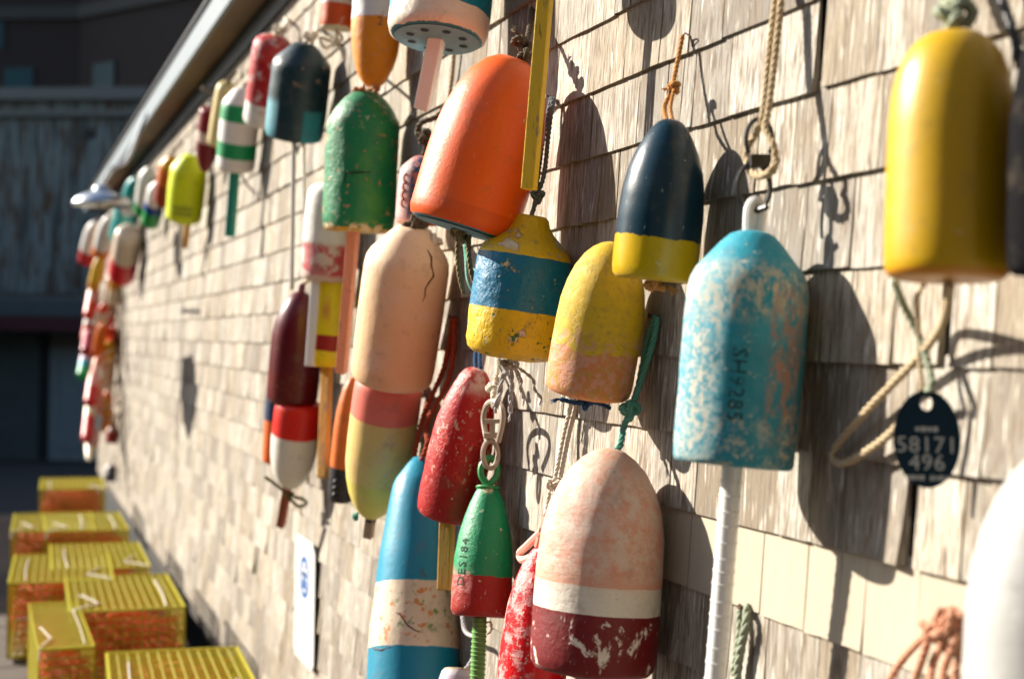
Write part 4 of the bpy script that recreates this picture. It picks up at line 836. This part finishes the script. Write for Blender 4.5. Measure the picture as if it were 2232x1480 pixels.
k = at(1374, 895, y=-.055)
rope('rope', b.root, [b.T - b.z * .01, at(1350, 975, y=-.085), at(1360, 930, y=-.065), k, at(1392, 840, y=-.035), at(1412, 740, y=-.02), at(1430, 690, y=-.014)], .0062, RGN, 3, [(k, .020, 7), (k + IU * .006 - IR * .004, .016, 2)])
rope('rope', b.root, [k, at(1400, 820, y=-.032), at(1425, 740, y=-.02), at(1433, 692, y=-.014)], .0062, RGN, 3); nail(b.root, at(1431, 691, y=-.01), M_nail)
rope('rope', b.root, [b.B + b.z * .01, b.B - b.z * .01, b.B - b.z * .05], .010, RGN, 3, [(b.B - b.z * .012, .026, 4)])
# light rope of the bright red buoy
red_rope_pts = [at(1186, 1150, y=-.08), at(1196, 1080, y=-.06), at(1210, 1040, y=-.05), at(1228, 950, y=-.03), at(1243, 890, y=-.02), at(1252, 850, y=-.014)]
lr = bpy.data.objects['bright_red_buoy']; rope('rope', lr, red_rope_pts, .0048, RW, 3, [(at(1206, 1060, y=-.055), .018, 5)]); rope('rope', lr, [p + IR * .011 for p in red_rope_pts[2:]], .0048, RW, 3)
# 40 navy and red behind the orange one
b = buoy('navy_red_buoy', 'small worn navy and red buoy with stamped marks tucked behind the orange one', (922, 340), (907, 490), 96, CONE, mat_of('navy_red_worn', [(0, (.45, .12, .05)), (.04, (.05, .08, .13)), (1, (.05, .09, .14))], [dict(c=(.52, .14, .10), s=30, t=.54, w=.04, d=7, a=.9), dict(c=(.60, .35, .32), s=9, t=.3, w=.1, x=(-1.2, -.45, .1), a=.8)], rough=.5, bump=.3), gap=.02, dent=.02)
mb = MB()
for t in (.28, .40, .52, .64): mb.tube(arc(surf(b, t, -42, .0008), (b.x * .7 + b.y * -.7 * -1).normalized(), b.z, .006, .009, 20, 300, 8), .0028, 5)
part('stamped_mark', mb.mesh('stamped_mark', simple('mark_brown', (.3, .06, .04), .8)), b.root)
k = b.T; rope('rope', b.root, [k, k + Vector((0, .01, .035)), k + Vector((-.02, -.01, .06)), k + Vector((.0, -.005, .085)), k + Vector((.03, .03, .10)), k + Vector((.05, .06, .15))], .008, RB, 3, [(k + Vector((0, 0, .05)), .024, 4)])
# 41 white buoy in the right corner
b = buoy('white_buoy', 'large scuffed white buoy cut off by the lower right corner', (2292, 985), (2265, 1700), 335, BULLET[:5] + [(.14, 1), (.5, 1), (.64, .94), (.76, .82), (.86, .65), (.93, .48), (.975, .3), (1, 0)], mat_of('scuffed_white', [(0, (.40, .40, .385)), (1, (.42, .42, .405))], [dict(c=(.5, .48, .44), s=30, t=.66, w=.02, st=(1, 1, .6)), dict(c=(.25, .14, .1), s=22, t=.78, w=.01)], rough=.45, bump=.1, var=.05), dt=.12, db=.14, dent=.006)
rope('rope', b.root, [b.T, b.T + Vector((0.01, .04, .1)), at(2260, 700, y=-.02)], .007, RGG, 3)
b = buoy('black_buoy', 'black buoy in shadow only just showing at the upper right edge', (2284, 40), (2276, 600), 156, BULLET, mat_of('black_paint', [(0, (.005, .005, .006)), (1, (.005, .005, .006))], rough=.8, bump=.1, spec=.05, sheen=0), dt=.075, db=.08)
rope('rope', b.root, [b.T, b.T + Vector((-.03, .02, .05)), at(2214, -40, y=-.04)], .008, BLACKP, 3)
# 42 one peeping in at the bottom
b = buoy('hollow_topped_buoy', 'pale mauve buoy with a hollow top peeping in at the bottom edge', (998, 1458), (985, 1640), 84, [(0, 0), (0, .9), (.5, 1), (.86, .96), (.96, .85), (1, .72), (.995, .6), (.93, .5), (.93, 0)], mat_of('mauve_white', [(0, (.5, .42, .5)), (.9, (.60, .55, .58)), (.97, (.45, .35, .25))], rough=.6), gap=.05)
rope('rope', b.root, [b.T - b.z * .02, b.T + b.z * .02 + b.x * .03, b.T + b.z * .07 + b.x * .04, at(1012, 1370, y=-.04), at(1006, 1280, y=-.02)], .0055, RS, 3)

# ------------------------------------------------------------------ loose ropes, tag, sign, lamp
g = thing('coiled_rope', 'coil of peach coloured rope hanging beside the white buoy', 'rope', at(2050, 1400, y=-.06)); mb = MB(); c = at(2052, 1372, y=-.05)
for pts in ([(2062, 1345), (2040, 1370), (2000, 1400), (1965, 1440), (1935, 1490)], [(2050, 1330), (2030, 1365), (2015, 1420), (1990, 1490)], [(2075, 1335), (2060, 1390), (2035, 1440), (2025, 1500)], [(2090, 1340), (2080, 1400), (2060, 1450), (2050, 1500)], [(2095, 1335), (2096, 1400), (2085, 1450), (2080, 1500)], [(2006, 1356), (2030, 1372), (2055, 1392)]):
    rope_into(mb, [at(u, v, y=-.055 - .012 * math.sin(i * 2.1 + u)) for i, (u, v) in enumerate(pts)], .0052, 3)
knot_into(mb, at(2048, 1385, y=-.065), .020, .006, 3); knot_into(mb, at(2070, 1345, y=-.05), .018, .006, 8); part('strand', mb.mesh('strand', RP, True, False), g)
g = thing('grey_green_rope', 'doubled grey green rope hung on a nail beside the white stick', 'rope', at(1610, 1480, y=-.02)); mb = MB()
rope_into(mb, [at(1629, 1322, y=-.012), at(1626, 1360, y=-.02), at(1612, 1430, y=-.024), at(1602, 1520, y=-.026)], .0072, 3); rope_into(mb, [at(1632, 1322, y=-.012), at(1614, 1332, y=-.016), at(1612, 1380, y=-.02), at(1598, 1470, y=-.026)], .0060, 3)
part('strand', mb.mesh('strand', RGG, True, False), g); nail(g, at(1629, 1324, y=-.008), M_nail)
g = thing('green_string', 'thin loop of green string below the orange buoy', 'string', at(1030, 640, y=-.05))
rope('strand', g, [at(1010, 520, y=-.03), at(1014, 560, y=-.06), at(1018, 610, y=-.07), at(1034, 645, y=-.06)], .0018, simple('green_twine', (.05, .42, .28), .5), 1); rope('strand', g, [at(1014, 548, y=-.03), at(1022, 575, y=-.05), at(1036, 590, y=-.05)], .0016, simple('green_twine_b', (.05, .42, .28), .5), 1)
g = thing('tan_rope', 'tan rope hanging against shingles left of the orange buoy', 'rope', at(975, 240, y=-.02)); rope('strand', g, [at(990, 110, y=-.02), at(985, 170, y=-.022), at(976, 240, y=-.025), at(968, 330, y=-.03)], .0055, RT, 3)
g = thing('black_rope', 'black rope dropping past the yellow buoy at the top right', 'rope', at(2215, 100, y=-.05)); rope('strand', g, [at(2176, -30, y=-.03), at(2192, 20, y=-.04), at(2212, 80, y=-.05), at(2224, 150, y=-.05)], .006, BLACKP, 3)

# oval tag
g = thing('oval_number_tag', 'dark navy oval tag reading 58171 496 on looped rope', 'tag', at(2020, 1064, y=-.07))
c = at(2020, 957, y=-.045); Zt = (c - CAM).dot(FW); pt = Zt / FPX; nx = (IR - FW * .38).normalized(); nz = (IU - IR * .015).normalized(); ny = nz.cross(nx).normalized()
bm = bmesh.new(); ring = []; hole = []
for k in range(40):
    a = 2 * math.pi * k / 40; ring.append(bm.verts.new(c + nx * math.cos(a) * 71 * pt + nz * math.sin(a) * 107 * pt))
for k in range(14):
    a = 2 * math.pi * k / 14; hole.append(bm.verts.new(c + nz * 78 * pt + nx * math.cos(a) * 13 * pt + nz * math.sin(a) * 16 * pt))
es = [bm.edges.new((L_[i], L_[(i + 1) % len(L_)])) for L_ in (ring, hole) for i in range(len(L_))]
bmesh.ops.triangle_fill(bm, use_beauty=True, edges=es)
ex = bmesh.ops.extrude_face_region(bm, geom=bm.faces[:]); bmesh.ops.translate(bm, verts=[v for v in ex['geom'] if isinstance(v, bmesh.types.BMVert)], vec=ny * .003); bmesh.ops.recalc_face_normals(bm, faces=bm.faces[:])
me = bpy.data.meshes.new('plate'); bm.to_mesh(me); bm.free(); me.materials.append(simple('navy_plastic_plate', (.004, .02, .036), .6, .15, 50, spec=.15)); part('plate', me, g)
M_tx = worn_ink('white_print', (.42, .44, .42), (.10, .13, .14), .62); fr = -ny if (-ny).dot(CAM - c) > 0 else ny
fo = 0.0006 if fr == -ny else .0036
def tg(cy, s_): return lambda x, y: c + nx * x + nz * (y + cy * pt) + fr * fo
text_part('lettering', '58171', g, tg(-14, 1), M_tx, 50 * pt, 1.05); text_part('lettering', '496', g, tg(-52, 1), M_tx, 50 * pt, 1.05)
mb = MB()
for (cy, n, w_) in ((22, 4, 10), (-84, 9, 8)):
    for k in range(n):
        if n == 9 and k == 4: continue
        mb.box(c + nx * ((k - (n - 1) / 2) * w_ * 1.25 * pt) + nz * (cy * pt) + fr * fo, (w_ * pt, .0003, 11 * pt * (1 if k % 2 else .8)), Matrix((nx, ny, nz)).transposed())
part('small_print', mb.mesh('small_print', M_tx, False), g)['kind'] = 'stuff'

# white sign with blue emblem
g = thing('parking_sign', 'white metal sign with a blue emblem fixed low on the shingles', 'sign', at(668, 1452, y=-.02))
p00 = at(645, 1160, y=-.022); p10 = at(688, 1172, y=-.022); p01 = at(649, 1430, y=-.022); zl = Vector((0, 0, 1)); W_ = p10.x - p00.x; H_ = p00.z - p01.z; cc = Vector(((p00.x + p10.x) / 2, -.022, (p00.z + p01.z) / 2))
bm = bmesh.new(); k = MB().box(cc, (W_, .003, H_)); vs_ = [bm.verts.new(v) for v in k.v]; [bm.faces.new([vs_[i] for i in f]) for f in k.f]
bmesh.ops.bevel(bm, geom=[e for e in bm.edges if abs((e.verts[0].co - e.verts[1].co).y) > .001], offset=.02, segments=4, affect='EDGES'); me = bpy.data.meshes.new('plate'); bm.to_mesh(me); bm.free(); me.materials.append(simple('white_sign_enamel', (.56, .58, .58), .35, .05, 10)); part('plate', me, g)
M_bl = simple('blue_sign_print', (.01, .10, .34), .4, .05, 10); yy = -.0242
def flat(pts): return [Vector((cc.x + x * W_, yy, cc.z + z * H_)) for x, z in pts]
mb = MB(); n = 28; rx, rz, cz_ = .23, .17, .19
outer = [(rx * math.cos(6.2832 * k / n), cz_ + rz * math.sin(6.2832 * k / n)) for k in range(n)]; inner = [(x * .74, cz_ + (z - cz_) * .74) for x, z in outer]
mb.add(flat(outer + inner), [(k, (k + 1) % n, n + (k + 1) % n, n + k) for k in range(n)])
for (x0, x1, z0, z1) in ((-.045, .045, cz_ - .09, cz_ + .05), (-.12, .12, cz_ + .005, cz_ + .035), (-.10, -.05, cz_ - .10, cz_ - .02), (.05, .10, cz_ - .10, cz_ - .02), (-.03, .03, cz_ + .065, cz_ + .10)): mb.add(flat([(x0, z0), (x1, z0), (x1, z1), (x0, z1)]), [(0, 1, 2, 3)])
part('emblem', mb.mesh('emblem', M_bl, False), g)
mb = MB()
for (z, x0, x1, h_) in ((-.055, -.42, .42, .006), (-.14, -.32, .0, .018), (-.14, .04, .3, .018), (-.19, -.22, .24, .018), (-.30, -.3, -.05, .018), (-.30, 0, .26, .018), (-.35, -.2, .12, .018), (-.42, -.1, .16, .012)): mb.add(flat([(x0, z), (x1, z), (x1, z + h_), (x0, z + h_)]), [(0, 1, 2, 3)])
part('small_print', mb.mesh('small_print', simple('grey_sign_print', (.25, .27, .3), .5), False), g)['kind'] = 'stuff'

# barn lamp
c = at(222, 448, y=-.46); g = thing('barn_lamp', 'galvanised barn lamp on a gooseneck arm under the far eave', 'lamp', c); M_gal = simple('galvanised_steel', (.52, .55, .57), .32, .15, 20, metal=.85)
V, F = [], []; prof = [(.0, .11), (.03, .108), (.05, .095), (.055, .075), (.10, .062), (.15, .04), (.172, .012), (.175, 0), (.170, -.004), (.165, .004), (.10, .048), (.05, .06), (.0, .06)]; n = 32
for (r_, z_) in prof:
    for k in range(n): V.append(c + Vector((r_ * 1.12 * math.cos(6.2832 * k / n), r_ * 1.12 * math.sin(6.2832 * k / n), z_ * 1.25)))
for j in range(len(prof) - 1):
    for k in range(n): F.append((j * n + k, j * n + (k + 1) % n, (j + 1) * n + (k + 1) % n, (j + 1) * n + k))
part('shade', mk_mesh('shade', V, F, M_gal), g)
part('arm', MB().tube(smooth_path([c + Vector((0, 0, .10)), c + Vector((.0, .01, .17)), c + Vector((0, .06, .25)), c + Vector((0, .16, .32)), Vector((c.x, -OV - .022, ZT + .05))], .02), .013, 10).mesh('arm', M_gal), g)
part('bulb', MB().tube([c + Vector((0, 0, .06)), c + Vector((0, 0, .03)), c + Vector((0, 0, -.0)), c + Vector((0, 0, -.015))], [.015, .03, .03, .01], 12).mesh('bulb', simple('frosted_glass', (.6, .6, .58), .3)), g)

# made-up pole and board beyond the left edge, shaped to cast the wall shadow
KB = 1.75 / SUN.y
bp = [at(u, v, y=0) - SUN * KB for u, v in ((399, 786), (425, 779), (434, 852), (428, 900), (413, 961), (403, 925), (396, 860))]
fc = sum(bp, Vector()) / len(bp); zt_ = max(p.z for p in bp)
hp = thing('shadow_board_pole', 'slender iron pole added outside the left picture edge to carry the shadow board', 'pole', (bp[0].x - .14, fc.y, 0))
part('shaft', MB().tube(smooth_path([(bp[0].x - .14, fc.y, 0), (bp[0].x - .14, fc.y, zt_ + .20), (bp[0].x - .06, fc.y, zt_ + .27), (fc.x, fc.y, zt_ + .27), (bp[2].x + .05, fc.y, zt_ + .26)], .05), .012, 8).mesh('shaft', M_nail), hp)
hb = thing('shadow_casting_board', 'leaf shaped dark board added outside the left edge to cast the wall shadow', 'sign', fc)
n = len(bp); mb = MB().add([p + Vector((0, q, 0)) for q in (-.012, .012) for p in bp], [tuple(range(n)), tuple(range(2 * n - 1, n - 1, -1))] + [(i, i + n, (i + 1) % n + n, (i + 1) % n) for i in range(n)])
part('board', mb.mesh('board', simple('dark_board_paint', (.03, .04, .06), .5), False), hb)
for p in bp[:2]: rope('rope', hb, [p, Vector((p.x, p.y, zt_ + .265))], .006, RF, 1)

# ------------------------------------------------------------------ lobster traps
M_wire = simple('yellow_vinyl_wire', (.36, .315, .006), .42, .15, 30); M_net = simple('orange_twine', (.60, .11, .02), .8, .3, 60); M_trope = simple('white_trap_rope', (.62, .58, .50), .8, .2, 80)
def trap_parts(Lx, Wy, H):
    """wire box, long side along local x, origin at its base"""
    mb = MB(); t_ = .0040; s_ = .036
    def wire(a, b): mb.beam(a, b, t_, t_, Vector((0.31, .53, .79)))
    nx_ = int(Lx / s_); ny_ = int(Wy / s_); nz_ = int(H / s_)
    for i in range(nx_ + 1):
        x = -Lx / 2 + Lx * i / nx_
        for z in (0, H): wire((x, -Wy / 2, z), (x, Wy / 2, z))
        for y in (-Wy / 2, Wy / 2): wire((x, y, 0), (x, y, H))
    for j in range(ny_ + 1):
        y = -Wy / 2 + Wy * j / ny_
        for z in (0, H): wire((-Lx / 2, y, z), (Lx / 2, y, z))
        for x in (-Lx / 2, Lx / 2): wire((x, y, 0), (x, y, H))
    for k in range(nz_ + 1):
        z = H * k / nz_
        for y in (-Wy / 2, Wy / 2): wire((-Lx / 2, y, z), (Lx / 2, y, z))
        for x in (-Lx / 2, Lx / 2): wire((x, -Wy / 2, z), (x, Wy / 2, z))
    wm = mb.mesh('wire_mesh', M_wire, False)
    fm = MB()
    for y in (-1, 1):
        for z in (0, 1):
            fm.beam((-Lx / 2, y * Wy / 2, z * H), (Lx / 2, y * Wy / 2, z * H), .011, .011, Vector((0, 1, 0)))
        for x in (-1, 1): fm.beam((x * Lx / 2, y * Wy / 2, 0), (x * Lx / 2, y * Wy / 2, H), .011, .011, Vector((0, 1, 0)))
    for x in (-1, 1):
        for z in (0, 1): fm.beam((x * Lx / 2, -Wy / 2, z * H), (x * Lx / 2, Wy / 2, z * H), .011, .011, Vector((1, 0, 0)))
    fr_ = fm.mesh('edge_frame', M_wire, False)
    nb_ = MB()
    for (xa, xb) in ((-.46, -.1), (.46, .12), (.02, .02)):           # twine heads: funnels and a parlour divider
        x0 = xa * Lx; x1 = xb * Lx; N = 18
        for ring in range(8):
            q = ring / 7; x = x0 + (x1 - x0) * q; sc = 1 - .55 * q if xa != xb else 1
            if xa == xb and ring: break
            P = [(x, math.cos(6.2832 * k / N) * Wy * .47 * sc, H * .5 + math.sin(6.2832 * k / N) * H * .46 * sc) for k in range(N)]
            nb_.tube(P, .004, 4, True)
        for k in range(N):
            a = 6.2832 * k / N
            nb_.tube([(x0, math.cos(a) * Wy * .47, H * .5 + math.sin(a) * H * .46), (x1 if xa != xb else x0 + .001, math.cos(a + .3) * Wy * .47 * (.45 if xa != xb else .1), H * .5 + math.sin(a + .3) * H * .46 * (.45 if xa != xb else .1))], .004, 4)
    # flat twine panel inside each end
    for xe in (-.47, .47):
        for j in range(23): nb_.beam((xe * Lx, -Wy * .45 + Wy * .9 * j / 22, H * .08), (xe * Lx, -Wy * .45 + Wy * .9 * ((j + 3) % 23) / 22, H * .9), .006, .006, Vector((1, 0, 0)))
        for j in range(13): nb_.beam((xe * Lx + .002, -Wy * .45, H * .08 + H * .82 * j / 12), (xe * Lx + .002, Wy * .45, H * .08 + H * .82 * ((j * 5) % 13) / 12), .006, .006, Vector((1, 0, 0)))
    nt = nb_.mesh('netting', M_net, False)
    bm_ = MB()
    rope_into(bm_, [(Lx * .52, Wy * .50, H * .9), (Lx * .49, Wy * .47, H + .006), (Lx * .34, Wy * .26, H + .008), (Lx * .33, Wy * .25, H + .008), (Lx * .10, Wy * .38, H + .007), (Lx * .06, Wy * .40, H - .01)], .0046, 3)
    rope_into(bm_, [(Lx * .46, -Wy * .34, H + .006), (Lx * .1, -Wy * .36, H + .006), (-Lx * .3, -Wy * .35, H + .006)], .0034, 3)
    br = bm_.mesh('bridle_rope', M_trope)
    return wm, fr_, nt, br
TW = .49; TM = trap_parts(.92, TW, .36)
rows = [  # (label, near edge left pixel, near edge right pixel, v, yaw, x length scale)
 ('yellow wire lobster trap nearest the camera at the bottom edge of the row', 262, 580, 1560, 0),
 ('yellow wire lobster trap with its orange netted end showing, second in the row', 158, 398, 1335, 0),
 ('yellow wire lobster trap in the middle of the row along the wall', 118, 336, 1243, 0),
 ('yellow wire lobster trap fourth along the wall', 102, 284, 1160, 0),
 ('yellow wire lobster trap farthest along the wall', 92, 234, 1068, 0),
 ('yellow wire lobster trap turned askew at the left edge in front', 66, None, 1418, 18),
 ('yellow wire lobster trap second on the outer left side', 28, None, 1272, -4),
 ('yellow wire lobster trap farthest on the outer left side', 30, None, 1160, 0)]
for i, (lab, u0, u1, v0, yaw) in enumerate(rows):
    a = at(u0, v0, z=.385); mid = a + Vector((0, TW / 2, 0))
    loc = Vector((mid.x - .46, mid.y, .025)); g = thing('lobster_trap', lab, 'lobster trap', loc, 'yellow lobster traps on the deck along the wall'); g.rotation_euler.z = R(yaw + random.uniform(-3, 3))
    if yaw == 18: g.scale = (1.08, .42, 1.0); g.rotation_euler.z = R(1); g.location += Vector((-.04, -.12, 0))
    for n_, me in zip(('wire_mesh', 'edge_frame', 'netting', 'bridle_rope'), TM):
        o = link(bpy.data.objects.new(n_, me)); o.parent = g
        if i % 2 and n_ == 'bridle_rope': o.scale = (1, -1, 1)
    o = link(bpy.data.objects.new('runner', bpy.data.meshes.get('runner') or MB().box((0, -.2, -.0125), (.9, .04, .022)).box((0, .2, -.0125), (.9, .04, .022)).mesh('runner', WOODG, False))); o.parent = g
